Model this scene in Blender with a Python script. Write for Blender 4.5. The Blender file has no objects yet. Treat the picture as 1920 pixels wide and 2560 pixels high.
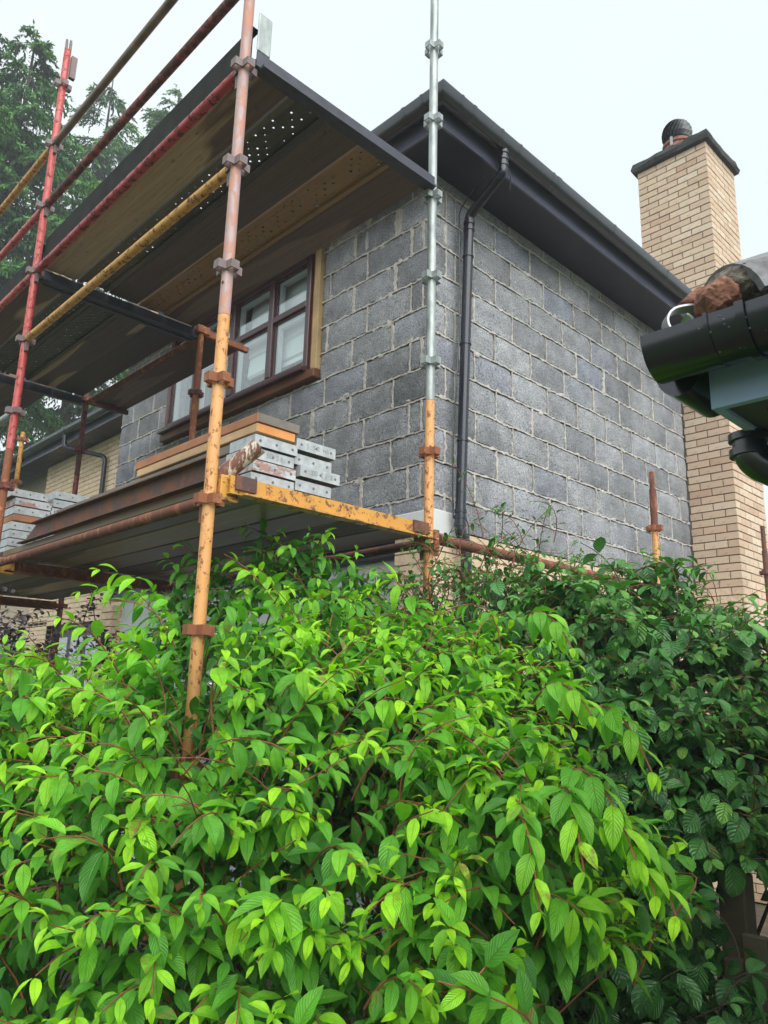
import bpy, bmesh, math, random
import numpy as np
from mathutils import Vector, Matrix
random.seed(7)
rng = np.random.default_rng(11)
SC = bpy.context.scene
COL = SC.collection
PI = math.pi

# ------------------------------------------------------------------ camera
CAMP = Vector((-3.4843, -3.1540, 1.65))
CF = Vector((0.67552, 0.69950, 0.23236)); CR = Vector((0.71528, -0.69837, 0.02495))
CF.normalize(); CR = (CR - CR.dot(CF) * CF).normalized(); CU = CR.cross(CF)
cam = bpy.data.cameras.new('camera'); camo = bpy.data.objects.new('camera', cam); COL.objects.link(camo)
cam.sensor_fit = 'VERTICAL'; cam.sensor_height = 36; cam.sensor_width = 27
cam.lens = 1901.31 / 2560 * 36
cam.clip_start = 0.05; cam.clip_end = 2000
camo.matrix_world = Matrix(((CR.x, CU.x, -CF.x, CAMP.x), (CR.y, CU.y, -CF.y, CAMP.y), (CR.z, CU.z, -CF.z, CAMP.z), (0, 0, 0, 1)))
SC.camera = camo

# ------------------------------------------------------------------ sky and light (overcast)
SUN_EL, SUN_AZ = math.radians(46), math.radians(203)   # azimuth clockwise from +Y
world = bpy.data.worlds.new('World'); SC.world = world; world.use_nodes = True
nt = world.node_tree; nt.nodes.clear()
sky = nt.nodes.new('ShaderNodeTexSky'); sky.sky_type = 'NISHITA'; sky.sun_disc = False
sky.sun_elevation = SUN_EL; sky.sun_rotation = SUN_AZ
bg1 = nt.nodes.new('ShaderNodeBackground'); bg1.inputs['Strength'].default_value = 0.05
nt.links.new(sky.outputs[0], bg1.inputs['Color'])
tc = nt.nodes.new('ShaderNodeTexCoord'); nz = nt.nodes.new('ShaderNodeTexNoise'); nz.inputs['Scale'].default_value = 1.3; nz.inputs['Detail'].default_value = 3
nt.links.new(tc.outputs['Generated'], nz.inputs['Vector'])
cr = nt.nodes.new('ShaderNodeValToRGB'); cr.color_ramp.elements[0].color = (0.745, 0.835, 0.865, 1); cr.color_ramp.elements[1].color = (0.825, 0.89, 0.895, 1)
cr.color_ramp.elements[0].position = .3; cr.color_ramp.elements[1].position = .65
nt.links.new(nz.outputs['Fac'], cr.inputs[0])
bg2 = nt.nodes.new('ShaderNodeBackground'); bg2.inputs['Strength'].default_value = 0.375
nt.links.new(cr.outputs[0], bg2.inputs['Color'])
mx = nt.nodes.new('ShaderNodeMixShader'); mx.inputs[0].default_value = 0.92     # cloud cover
nt.links.new(bg1.outputs[0], mx.inputs[1]); nt.links.new(bg2.outputs[0], mx.inputs[2])
wo = nt.nodes.new('ShaderNodeOutputWorld'); nt.links.new(mx.outputs[0], wo.inputs['Surface'])
sun = bpy.data.lights.new('sun', 'SUN'); suno = bpy.data.objects.new('sun', sun); COL.objects.link(suno)
sun.energy = 1.5; sun.angle = math.radians(70); sun.color = (1, .985, .96)
sd = Vector((math.sin(SUN_AZ) * math.cos(SUN_EL), math.cos(SUN_AZ) * math.cos(SUN_EL), math.sin(SUN_EL)))
suno.rotation_euler = sd.to_track_quat('Z', 'Y').to_euler()
suno.location = (0, 0, 30)
vs = SC.view_settings; vs.view_transform = 'Standard'; vs.look = 'None'; vs.gamma = 1; vs.exposure = 1.76; vs.use_curve_mapping = False
SC.cycles.max_bounces = 6; SC.cycles.transparent_max_bounces = 12
SC.cycles.use_denoising = True

# ------------------------------------------------------------------ helpers
def tag(o, label=None, cat=None, group=None, kind=None):
    if label: o['label'] = label
    if cat: o['category'] = cat
    if group: o['group'] = group
    if kind: o['kind'] = kind
    return o
def empty(name, loc=(0, 0, 0), parent=None):
    o = bpy.data.objects.new(name, None); COL.objects.link(o); o.location = loc; o.empty_display_size = .1
    if parent: o.parent = parent
    return o
def thing(name, label, cat, loc=(0, 0, 0), group=None, kind=None):
    return tag(empty(name, loc), label, cat, group, kind)
def link(name, me, mat=None, parent=None, smooth=False):
    if mat and not me.materials: me.materials.append(mat)
    if smooth and len(me.polygons): me.polygons.foreach_set('use_smooth', [True] * len(me.polygons))
    o = bpy.data.objects.new(name, me); COL.objects.link(o)
    if parent:
        o.parent = parent
        w = Vector((0, 0, 0)); p = parent
        while p: w += p.location; p = p.parent
        o.location = -w                       # meshes are written in world coordinates; empties are only translated
    return o
class MB:
    def __init__(s): s.v = []; s.f = []
    def add(s, vs, fs):
        n = len(s.v); s.v += [tuple(v) for v in vs]; s.f += [tuple(i + n for i in f) for f in fs]; return s
    def box(s, x0, x1, y0, y1, z0, z1, M=None):
        vs = [Vector((x, y, z)) for x in (x0, x1) for y in (y0, y1) for z in (z0, z1)]
        if M: vs = [M @ v for v in vs]
        return s.add(vs, [(0, 1, 3, 2), (4, 6, 7, 5), (0, 4, 5, 1), (2, 3, 7, 6), (0, 2, 6, 4), (1, 5, 7, 3)])
    def cbox(s, x0, x1, y0, y1, z0, z1, c=.003):   # box with chamfered edges
        bm = bmesh.new(); bmesh.ops.create_cube(bm, size=1)
        for v in bm.verts: v.co = Vector((x0 + (v.co.x + .5) * (x1 - x0), y0 + (v.co.y + .5) * (y1 - y0), z0 + (v.co.z + .5) * (z1 - z0)))
        bmesh.ops.bevel(bm, geom=bm.edges[:], offset=c, segments=1, affect='EDGES')
        bm.verts.index_update(); s.add([v.co for v in bm.verts], [[v.index for v in f.verts] for f in bm.faces]); bm.free(); return s
    def tube(s, p, q, r, n=12, caps=True, r2=None):
        return s.path([p, q], r, n, caps, r2)
    def path(s, pts, r, n=12, caps=True, r2=None):
        pts = [Vector(p) for p in pts]; m = len(pts); rings = []
        up = None
        for i, p in enumerate(pts):
            t = (pts[min(i + 1, m - 1)] - pts[max(i - 1, 0)]).normalized()
            if up is None:
                up = Vector((0, 0, 1)) if abs(t.z) < .9 else Vector((1, 0, 0))
            a = t.cross(up).normalized(); b = a.cross(t); up = b
            rr = r if r2 is None else r + (r2 - r) * i / (m - 1)
            rings.append([p + rr * (math.cos(2 * PI * k / n) * a + math.sin(2 * PI * k / n) * b) for k in range(n)])
        fs = []
        for i in range(m - 1):
            for k in range(n): fs.append((i * n + k, i * n + (k + 1) % n, (i + 1) * n + (k + 1) % n, (i + 1) * n + k))
        if caps: fs += [tuple(range(n))[::-1], tuple((m - 1) * n + k for k in range(n))]
        return s.add([v for r_ in rings for v in r_], fs)
    def hollow(s, p, q, r, n=16, wall=.004):
        p, q = Vector(p), Vector(q); t = (q - p).normalized()
        up = Vector((0, 0, 1)) if abs(t.z) < .9 else Vector((1, 0, 0)); a = t.cross(up).normalized(); b = a.cross(t)
        ring = lambda c, rr: [c + rr * (math.cos(2 * PI * k / n) * a + math.sin(2 * PI * k / n) * b) for k in range(n)]
        vs = ring(p, r) + ring(q, r) + ring(q, r - wall) + ring(p, r - wall); fs = []
        for j in range(4):
            for k in range(n): fs.append((j * n + k, j * n + (k + 1) % n, ((j + 1) % 4) * n + (k + 1) % n, ((j + 1) % 4) * n + k))
        return s.add(vs, fs)
    def lathe(s, prof, n=24, o=(0, 0, 0)):
        o = Vector(o); m = len(prof)
        vs = [o + Vector((r * math.cos(2 * PI * k / n), r * math.sin(2 * PI * k / n), z)) for r, z in prof for k in range(n)]
        return s.add(vs, [(i * n + k, i * n + (k + 1) % n, (i + 1) * n + (k + 1) % n, (i + 1) * n + k) for i in range(m - 1) for k in range(n)])
    def extrude(s, poly, p, q, a, b):   # 2D closed polygon in axes a,b swept from p to q
        p, q, a, b = Vector(p), Vector(q), Vector(a), Vector(b); n = len(poly)
        vs = [p + x * a + y * b for x, y in poly] + [q + x * a + y * b for x, y in poly]
        return s.add(vs, [(k, (k + 1) % n, n + (k + 1) % n, n + k) for k in range(n)] + [tuple(range(n))[::-1], tuple(range(n, 2 * n))])
    def mesh(s, name):
        me = bpy.data.meshes.new(name); me.from_pydata(s.v, [], s.f); me.update()
        bm = bmesh.new(); bm.from_mesh(me); bmesh.ops.recalc_face_normals(bm, faces=bm.faces[:]); bm.to_mesh(me); bm.free()
        return me
    def build(s, name, mat, parent=None, smooth=False):
        me = s.mesh(name); o = link(name, me, mat, parent)
        if smooth:
            me.polygons.foreach_set('use_smooth', [True] * len(me.polygons)); me.set_sharp_from_angle(angle=math.radians(38))
        return o

# ------------------------------------------------------------------ materials
def mat_base(name):
    m = bpy.data.materials.new(name); m.use_nodes = True; t = m.node_tree
    return m, t, t.nodes['Principled BSDF']
def N(t, typ, **kw):
    n = t.nodes.new(typ)
    for k, v in kw.items():
        if k in n.inputs: n.inputs[k].default_value = v
        else: setattr(n, k, v)
    return n
def coords(t, scale=(1, 1, 1), kind='Object', rnd=False):
    c = N(t, 'ShaderNodeTexCoord'); mp = N(t, 'ShaderNodeMapping'); mp.inputs['Scale'].default_value = scale
    t.links.new(c.outputs[kind], mp.inputs['Vector'])
    if rnd:
        oi = N(t, 'ShaderNodeObjectInfo'); ml = N(t, 'ShaderNodeVectorMath', operation='SCALE'); ml.inputs['Scale'].default_value = 37.0
        cx = N(t, 'ShaderNodeCombineXYZ')
        for k in range(3): t.links.new(oi.outputs['Random'], cx.inputs[k])
        t.links.new(cx.outputs[0], ml.inputs[0]); t.links.new(ml.outputs[0], mp.inputs['Location'])
    return mp.outputs[0]
def noise(t, vec, scale, detail=4, rough=.55, dist=0):
    n = N(t, 'ShaderNodeTexNoise', Scale=scale, Detail=detail, Roughness=rough, Distortion=dist); t.links.new(vec, n.inputs['Vector']); return n.outputs['Fac']
def ramp(t, fac, stops, interp='LINEAR'):
    r = N(t, 'ShaderNodeValToRGB'); e = r.color_ramp.elements; r.color_ramp.interpolation = interp
    while len(e) > 1: e.remove(e[-1])
    e[0].position = stops[0][0]; e[0].color = rgba(stops[0][1])
    for p, c in stops[1:]:
        x = e.new(p); x.color = rgba(c)
    t.links.new(fac, r.inputs[0]); return r.outputs[0]
def rgba(c):
    if isinstance(c, (int, float)): return (c, c, c, 1)
    return (*c, 1)
def mix(t, fac, a, b, blend='MIX'):
    m = N(t, 'ShaderNodeMix', data_type='RGBA', blend_type=blend)
    for i, v in ((0, fac), (6, a), (7, b)):
        if isinstance(v, bpy.types.NodeSocket): t.links.new(v, m.inputs[i])
        else: m.inputs[i].default_value = v if i == 0 else rgba(v)
    return m.outputs[2]
def math_(t, op, a, b=0.0):
    m = N(t, 'ShaderNodeMath', operation=op)
    for i, v in enumerate((a, b)):
        if isinstance(v, bpy.types.NodeSocket): t.links.new(v, m.inputs[i])
        else: m.inputs[i].default_value = v
    return m.outputs[0]
def bump(t, bs, h, dist=.004, strength=.6):
    b = N(t, 'ShaderNodeBump', Distance=dist, Strength=strength); t.links.new(h, b.inputs['Height']); t.links.new(b.outputs[0], bs.inputs['Normal'])
def objrand(t): return N(t, 'ShaderNodeObjectInfo').outputs['Random']

def mat_block():
    m, t, b = mat_base('concrete_block')
    v = N(t, 'ShaderNodeNewGeometry').outputs['Position']
    g = noise(t, v, 95, 3, .75); big = noise(t, v, 6, 4, .6); mid = noise(t, v, 48, 3, .65)
    vor = N(t, 'ShaderNodeTexVoronoi', Scale=60.0); t.links.new(v, vor.inputs['Vector'])
    rnd = objrand(t)
    base = ramp(t, rnd, [(0, (.185, .190, .203)), (.25, (.240, .246, .259)), (.5, (.270, .277, .291)), (.8, (.310, .317, .331)), (1, (.210, .225, .260))])
    c = mix(t, 1, base, ramp(t, big, [(.3, .72), (.7, 1.2)]), 'MULTIPLY')
    c = mix(t, 1, c, ramp(t, noise(t, v, 1.4, 5, .62), [(.34, .70), (.5, 1.0), (.68, 1.14)]), 'MULTIPLY')
    c = mix(t, 1, c, ramp(t, g, [(.3, .42), (.5, 1.0), (.7, 1.7)]), 'MULTIPLY')
    c = mix(t, ramp(t, mid, [(.62, 0), (.72, .75)]), c, (.045, .048, .058))
    c = mix(t, ramp(t, vor.outputs['Distance'], [(.05, .5), (.14, 0)]), c, (.42, .43, .44))
    t.links.new(c, b.inputs['Base Color']); b.inputs['Roughness'].default_value = .92
    h = math_(t, 'ADD', math_(t, 'MULTIPLY', g, .6), ramp(t, mid, [(.55, 1.), (.72, 0.)]))
    bump(t, b, h, .006, .9); return m
def mat_mortar():
    m, t, b = mat_base('mortar')
    v = coords(t); n1 = noise(t, v, 14, 5, .65); n2 = noise(t, v, 160, 2)
    c = ramp(t, n1, [(.25, (.30, .27, .235)), (.5, (.48, .45, .41)), (.75, (.62, .585, .54))])
    c = mix(t, 1, c, ramp(t, n2, [(.3, .8), (.7, 1.12)]), 'MULTIPLY')
    t.links.new(c, b.inputs['Base Color']); b.inputs['Roughness'].default_value = .95
    bump(t, b, math_(t, 'ADD', n1, n2), .005, .8); return m
def mat_brick(name, cols, dark=.3):
    m, t, b = mat_base(name)
    v = coords(t, rnd=False); rnd = objrand(t)
    geo = N(t, 'ShaderNodeAttribute', attribute_name='piece'); 
    r2 = math_(t, 'FRACT', math_(t, 'ADD', rnd, geo.outputs['Fac']))
    base = ramp(t, r2, [(i / (len(cols) - 1), c) for i, c in enumerate(cols)])
    n1 = noise(t, v, 22, 4, .6); n2 = noise(t, v, 130, 2)
    c = mix(t, 1, base, ramp(t, n1, [(.25, .78), (.7, 1.14)]), 'MULTIPLY')
    c = mix(t, ramp(t, noise(t, v, 3.1, 5, .6), [(.55, 0), (.75, dark)]), c, (.13, .11, .09))
    c = mix(t, ramp(t, n2, [(.66, 0), (.74, .5)]), c, (.1, .07, .05))
    t.links.new(c, b.inputs['Base Color']); b.inputs['Roughness'].default_value = .9
    bump(t, b, math_(t, 'ADD', n1, n2), .004, .6); return m
def mat_paint(name, base, rust=(.13, .045, .02), amt=.45, scale=18, rough=.5, second=None, streak=(1, 1, .25), metallic=0):
    m, t, b = mat_base(name)
    v = coords(t, streak, rnd=True); n1 = noise(t, v, scale, 7, .68, .4); n2 = noise(t, coords(t, (1, 1, 1)), 5, 4, .6); n3 = noise(t, v, scale * 5, 4, .7)
    lo = .60 - .25 * amt
    c = mix(t, ramp(t, n2, [(.35, 0), (.7, .8)]), base, second or tuple(x * .72 for x in base))
    w = ramp(t, math_(t, 'ADD', math_(t, 'MULTIPLY', n1, .72), math_(t, 'MULTIPLY', n3, .28)), [(lo, 0), (lo + .055, 1)])
    c = mix(t, w, c, rust)
    c = mix(t, ramp(t, n3, [(.64, 0), (.7, .7)]), c, tuple(x * .45 for x in rust))
    t.links.new(c, b.inputs['Base Color'])
    t.links.new(ramp(t, w, [(0, rough), (1, .85)]), b.inputs['Roughness']); b.inputs['Metallic'].default_value = metallic
    bump(t, b, math_(t, 'ADD', n3, w), .0015, .5); return m
def mat_plain(name, col, rough=.5, var=.15, scale=20, bmp=.0, metallic=0, spec=.5, stretch=(1, 1, 1), second=None):
    m, t, b = mat_base(name); v = coords(t, stretch); n1 = noise(t, v, scale, 5, .6)
    c = mix(t, ramp(t, n1, [(.3, 0), (.7, 1)]), tuple(x * (1 - var) for x in col), second or tuple(min(1, x * (1 + var)) for x in col))
    t.links.new(c, b.inputs['Base Color']); b.inputs['Roughness'].default_value = rough; b.inputs['Metallic'].default_value = metallic
    b.inputs['Specular IOR Level'].default_value = spec
    if bmp: bump(t, b, n1, bmp, .6)
    else: t.links.new(ramp(t, n1, [(.3, rough * .8), (.7, min(1, rough * 1.2))]), b.inputs['Roughness'])
    return m
def mat_board(name, wet, dry, stain=0.5, rough=.6, off=0.0):
    """boards seen from below: grain along Y, with wet and dry patches of wood"""
    m, t, b = mat_base(name)
    v = coords(t, (4.2, .42, 4.2), rnd=True); g = noise(t, coords(t, (90, 2.2, 90)), 1.0, 4, .6); s = noise(t, v, .9, 2, .4, .25); sp = noise(t, coords(t, (14, 6, 14)), 3, 4, .7)
    w = ramp(t, s, [(.5 + .18 * (1 - 2 * stain), 0), (.515 + .18 * (1 - 2 * stain), 1)])
    c = mix(t, w, wet, dry)
    c = mix(t, 1, c, ramp(t, g, [(.25, .72), (.75, 1.2)]), 'MULTIPLY')
    c = mix(t, ramp(t, sp, [(.60, 0), (.72, .7)]), c, tuple(x * .35 for x in wet))
    t.links.new(c, b.inputs['Base Color']); b.inputs['Roughness'].default_value = rough; b.inputs['Specular IOR Level'].default_value = .22
    bump(t, b, g, .001, .5); return m
def mat_timber(name, a, b_, rough=.75):
    m, t, b = mat_base(name); v = coords(t, (26, 1.3, 26), rnd=True)
    n1 = noise(t, v, 2.0, 5, .65, .8); n2 = noise(t, coords(t), 5, 3)
    c = mix(t, n1, a, b_); c = mix(t, 1, c, ramp(t, n2, [(.3, .75), (.7, 1.15)]), 'MULTIPLY')
    t.links.new(c, b.inputs['Base Color']); b.inputs['Roughness'].default_value = rough; bump(t, b, n1, .002, .5); return m
def mat_leaf(name, old, mid, young, trans=.3, rough=.38, vein=.5, veins=11.0, spec=.5, bmpd=.004):
    m, t, b = mat_base(name)
    at = N(t, 'ShaderNodeAttribute', attribute_name='leaf'); sp = N(t, 'ShaderNodeSeparateXYZ'); t.links.new(at.outputs['Vector'], sp.inputs[0])
    uv = N(t, 'ShaderNodeAttribute', attribute_name='luv'); su = N(t, 'ShaderNodeSeparateXYZ'); t.links.new(uv.outputs['Vector'], su.inputs[0])
    age, rnd = sp.outputs[0], sp.outputs[1]; u, vv = su.outputs[0], su.outputs[1]
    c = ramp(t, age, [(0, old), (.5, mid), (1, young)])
    c = mix(t, 1, c, ramp(t, rnd, [(0, (.66, .74, .8)), (.6, (1.05, 1.02, 1.0)), (1, (1.35, 1.22, 1.1))]), 'MULTIPLY')
    spt = noise(t, coords(t), 38, 3); c = mix(t, math_(t, 'MULTIPLY', ramp(t, rnd, [(.955, 0), (.975, 1)]), ramp(t, spt, [(.45, 0), (.6, .8)])), c, (.26, .15, .04))
    au = math_(t, 'ABSOLUTE', u)
    ph = math_(t, 'SUBTRACT', math_(t, 'MULTIPLY', vv, veins), math_(t, 'MULTIPLY', au, veins * .30))
    tri = math_(t, 'ABSOLUTE', math_(t, 'SUBTRACT', math_(t, 'FRACT', ph), .5))     # 0 at the vein
    side = ramp(t, tri, [(0, 1), (.12, .35), (.5, 0)])
    rib = ramp(t, au, [(.0, 1), (.09, 0)])
    vm = math_(t, 'MAXIMUM', math_(t, 'MULTIPLY', side, .55), rib)
    c2 = mix(t, math_(t, 'MULTIPLY', vm, vein), c, mix(t, .5, c, (.35, .55, .18)))
    bl = noise(t, coords(t), 60, 2); c2 = mix(t, 1, c2, ramp(t, bl, [(.3, .86), (.7, 1.12)]), 'MULTIPLY')
    t.links.new(c2, b.inputs['Base Color']); b.inputs['Roughness'].default_value = rough; b.inputs['Specular IOR Level'].default_value = spec
    bump(t, b, math_(t, 'SUBTRACT', 1.0, vm), bmpd, .7)
    tr = N(t, 'ShaderNodeBsdfTranslucent'); t.links.new(mix(t, 1, c2, (1.15, 1.25, .55), 'MULTIPLY'), tr.inputs['Color'])
    ms = N(t, 'ShaderNodeMixShader'); ms.inputs[0].default_value = trans
    t.links.new(b.outputs[0], ms.inputs[1]); t.links.new(tr.outputs[0], ms.inputs[2]); t.links.new(ms.outputs[0], t.nodes['Material Output'].inputs['Surface'])
    return m
def mat_glass(name, tint=(.9, .95, .95), refl=1.0):
    m, t, b = mat_base(name); t.nodes.remove(b)
    g = N(t, 'ShaderNodeBsdfGlossy', Roughness=.02); g.inputs['Color'].default_value = (1, 1, 1, 1)
    tr = N(t, 'ShaderNodeBsdfTransparent'); tr.inputs['Color'].default_value = (*tint, 1)
    lw = N(t, 'ShaderNodeLayerWeight', Blend=.5); ms = N(t, 'ShaderNodeMixShader')
    fz = math_(t, 'ADD', math_(t, 'MULTIPLY', math_(t, 'POWER', lw.outputs['Facing'], 4.0), .88), .12)
    t.links.new(fz, ms.inputs[0]); t.links.new(tr.outputs[0], ms.inputs[1]); t.links.new(g.outputs[0], ms.inputs[2])
    t.links.new(ms.outputs[0], t.nodes['Material Output'].inputs['Surface']); return m

M = {}
M['block'] = mat_block(); M['mortar'] = mat_mortar()
M['buff'] = mat_brick('buff_brick', [(.58, .44, .31), (.65, .51, .37), (.56, .40, .28), (.69, .56, .42), (.52, .36, .25), (.67, .53, .39), (.61, .43, .31)], .5)
M['buff_pale'] = mat_brick('pale_buff_brick', [(.60, .47, .32), (.66, .52, .36), (.58, .44, .29), (.68, .54, .39)], .1)
M['brickmortar'] = mat_plain('grey_brick_mortar', (.17, .15, .13), .95, .3, 30, .003)
M['brickmortar_pale'] = mat_plain('pale_brick_mortar', (.42, .35, .27), .95, .25, 30, .003)
M['orange'] = mat_paint('orange_scaffold_paint', (.66, .31, .10), (.24, .085, .035), .26, 40, .5, (.72, .38, .15), (1, 1, .6))
M['orange_dark'] = mat_paint('worn_orange_paint', (.50, .20, .07), (.24, .085, .04), .75, 24, .6, None, (1, 1, .6))
M['yellow'] = mat_paint('yellow_scaffold_paint', (.60, .31, .055), (.17, .07, .045), .34, 26, .42, (.54, .25, .04), (1, 1, 1))
M['red_gloss'] = mat_paint('glossy_red_paint', (.36, .022, .022), (.10, .025, .02), .38, 22, .28, (.42, .05, .045), (1, 1, 1))
M['red'] = mat_paint('red_scaffold_paint', (.50, .055, .05), (.16, .035, .03), .30, 26, .4, (.56, .16, .14), (1, 1, 1))
M['darkred'] = mat_paint('dark_red_tube_paint', (.32, .05, .04), (.09, .045, .038), .62, 16, .42, None, (1, 1, 1))
M['pinkred'] = mat_paint('faded_red_paint', (.42, .30, .29), (.52, .25, .175), .46, 26, .40, (.34, .19, .18), (1, 1, .35))
M['rust'] = mat_paint('rusty_steel', (.28, .095, .045), (.14, .05, .03), .7, 12, .7, (.36, .15, .08))
M['brownsteel'] = mat_paint('brown_steel', (.085, .042, .035), (.17, .07, .04), .5, 10, .65, (.06, .034, .03), (1, 1, 1))
M['galv'] = mat_plain('galvanised_steel', (.26, .30, .30), .42, .3, 22, 0, .35, stretch=(1, 1, .4), second=(.44, .48, .46))
M['tubegrey'] = mat_plain('weathered_tube', (.17, .12, .085), .36, .45, 9, .001, .2)
M['cupbrown'] = mat_plain('brown_pressing', (.17, .125, .12), .5, .25, 24, .001)
M['flake'] = mat_paint('flaking_paint', (.60, .53, .44), (.17, .075, .05), .60, 26, .7)
M['alu'] = mat_plain('aluminium_end_cap', (.40, .43, .44), .45, .2, 25, .0008, .3, second=(.53, .55, .555))
M['alu_stain'] = mat_paint('stained_metal_cap', (.50, .53, .54), (.36, .21, .18), .5, 14, .5, streak=(.5, 1, 1))
M['darktransom'] = mat_plain('dark_blue_steel', (.035, .038, .055), .5, .4, 14, .001)
M['deck_tan'] = mat_board('tan_stained_board', (.135, .092, .074), (.42, .32, .21), .53)
M['deck_brown'] = mat_board('brown_board', (.130, .082, .068), (.20, .135, .11), .3)
M['deck_dark'] = mat_board('dark_board', (.075, .062, .060), (.13, .105, .095), .35)
M['deck_half'] = mat_board('half_stained_board', (.115, .083, .073), (.38, .285, .19), .43)
M['deck_perf'] = mat_board('dark_perforated_steel', (.075, .070, .056), (.13, .115, .08), .45, .5)
M['deck_rusty'] = mat_board('rusty_perforated_steel', (.15, .085, .05), (.30, .175, .08), .60, .5)
M['deck_olive'] = mat_board('olive_wet_board', (.15, .108, .058), (.33, .25, .135), .45, .40)
M['toe'] = mat_plain('grey_green_toe_board', (.022, .024, .021), .8, .35, 10, .001, 0, .12)
M['timber'] = mat_timber('orange_timber', (.46, .20, .09), (.30, .13, .07))
M['timber_pale'] = mat_timber('sawn_timber', (.62, .44, .26), (.44, .26, .13))
M['timber_end'] = mat_timber('fresh_orange_timber_end', (.72, .32, .10), (.58, .22, .06))
M['timber_grey'] = mat_timber('grey_timber_end', (.22, .19, .16), (.13, .11, .09))
M['batten'] = mat_timber('tan_batten', (.52, .38, .19), (.36, .24, .11))
M['upvc'] = mat_plain('dark_brown_window_frame', (.060, .022, .025), .32, .15, 30)
M['stainwood'] = mat_timber('stained_orange_wood', (.42, .13, .035), (.22, .065, .025), .45)
M['sillwood'] = mat_timber('stained_sill_wood', (.22, .085, .03), (.09, .035, .018), .5)
M['white'] = mat_plain('white_plastic', (.60, .61, .60), .4, .05, 8)
M['whitewall'] = mat_plain('white_garage_paint', (.52, .54, .56), .6, .08, 5)
M['blind'] = mat_plain('white_blind_fabric', (.86, .87, .85), .9, .03, 12)
M['interior'] = mat_plain('dark_room', (.05, .055, .055), .9, .3, 4)
M['curtain'] = mat_plain('grey_curtain', (.10, .11, .115), .9, .3, 30)
M['glass'] = mat_glass('window_glass')
M['blackplastic'] = mat_plain('black_gutter_plastic', (.002, .004, .011), .22, .15, 6, 0, 0, 1.0)
M['blackplastic2'] = mat_plain('grey_black_pipe_plastic', (.008, .011, .020), .24, .25, 6)
M['fascia'] = mat_plain('dark_fascia_plastic', (.100, .106, .150), .15, .1, 4, 0, 0, 1.0)
M['soffit'] = mat_plain('dark_soffit_plastic', (.004, .005, .012), .40, .15, 5)
M['roof'] = mat_plain('slate_roof_tile', (.07, .07, .075), .7, .3, 9, .004)
M['capstone'] = mat_plain('mossy_dark_concrete', (.035, .036, .036), .9, .5, 22, .012)
M['cowl'] = mat_plain('black_metal_cowl', (.014, .014, .016), .32, .3, 12)
M['terracotta'] = mat_plain('terracotta', (.20, .075, .05), .88, .5, 40, .010, second=(.36, .17, .105))
M['hipmortar'] = mat_plain('weathered_hip_mortar', (.10, .085, .065), .95, .6, 60, .012, second=(.24, .21, .17))
M['hiptile'] = mat_plain('grey_hip_tile', (.13, .13, .135), .85, .3, 30, .006, second=(.24, .24, .25))
M['bluefascia'] = mat_plain('pale_blue_painted_fascia', (.26, .36, .50), .5, .08, 6, .0008, stretch=(1, 1, 8))
M['greensoffit'] = mat_plain('dull_green_soffit', (.055, .062, .05), .6, .2, 9)
M['steelscroll'] = mat_plain('galvanised_strap', (.38, .40, .42), .38, .2, 20, 0, .5)
M['soil'] = mat_plain('dark_garden_soil', (.060, .045, .032), .95, .5, 7, .03)
M['litter'] = mat_plain('dry_leaf_litter', (.20, .14, .09), .9, .5, 40)
M['fencewood'] = mat_timber('weathered_fence_wood', (.15, .125, .075), (.075, .064, .04))
M['stem'] = mat_plain('red_brown_twig', (.20, .07, .035), .6, .4, 30, second=(.30, .085, .045))
M['bark'] = mat_plain('brown_bark', (.06, .045, .03), .95, .4, 14, .01)
M['darkpurplestem'] = mat_plain('dark_twig', (.05, .025, .025), .7, .3, 20)
M['leaf'] = mat_leaf('bright_green_leaf', (.046, .215, .020), (.130, .450, .026), (.35, .74, .016), .34, .42, .28, 10)
M['leaf_dark'] = mat_leaf('dark_veined_leaf', (.036, .140, .036), (.080, .275, .060), (.18, .44, .07), .18, .30, .55, 7, .5, .010)
M['leaf_creeper'] = mat_leaf('creeper_leaf', (.026, .12, .024), (.06, .25, .04), (.15, .42, .045), .25, .36, .3, 9)
M['leaf_purple'] = mat_leaf('purple_leaf', (.030, .020, .026), (.055, .038, .048), (.14, .10, .12), .1, .35, .2, 6)
M['needle'] = mat_leaf('conifer_foliage', (.018, .068, .030), (.045, .150, .046), (.115, .29, .06), .12, .6, 0.0, 4, .2)
M['doordark'] = mat_plain('dark_brown_door', (.030, .018, .016), .35, .2, 8)
M['green_reflection'] = mat_plain('pale_green_window_reflection', (.20, .27, .21), .4, .2, 4)  # pale green reflection in the far window, put in as surface colour

# ------------------------------------------------------------------ ground
def sheet(name, x0, x1, y0, y1, z, mat, n=1):
    b = MB(); b.add([(x0, y0, z), (x1, y0, z), (x1, y1, z), (x0, y1, z)], [(0, 1, 2, 3)])
    return tag(b.build(name, mat), kind='structure')
M['lawn'] = mat_plain('rough_grass_ground', (.05, .09, .025), .95, .5, 3, .03, second=(.09, .12, .05))
sheet('ground', -400, 400, -400, 400, -.012, M['lawn'])
sheet('soil_bed', -4.4, 3.7, -2.6, 4.6, 0, M['soil'])
M['paving'] = mat_plain('grey_paving', (.22, .21, .19), .9, .3, 5, .01)
sheet('path', 3.7, 12, -6, -.5, .004, M['paving'])

# ------------------------------------------------------------------ house
J11 = 2.9032; HC = .225
jz = lambda k: J11 + (11 - k) * HC
SOF = 5.238; GZ = 5.41
house = thing('house', 'two-storey house with bare grey concrete block extension, buff brick chimney and black gutters', 'house', (0, 0, 0))

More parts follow.
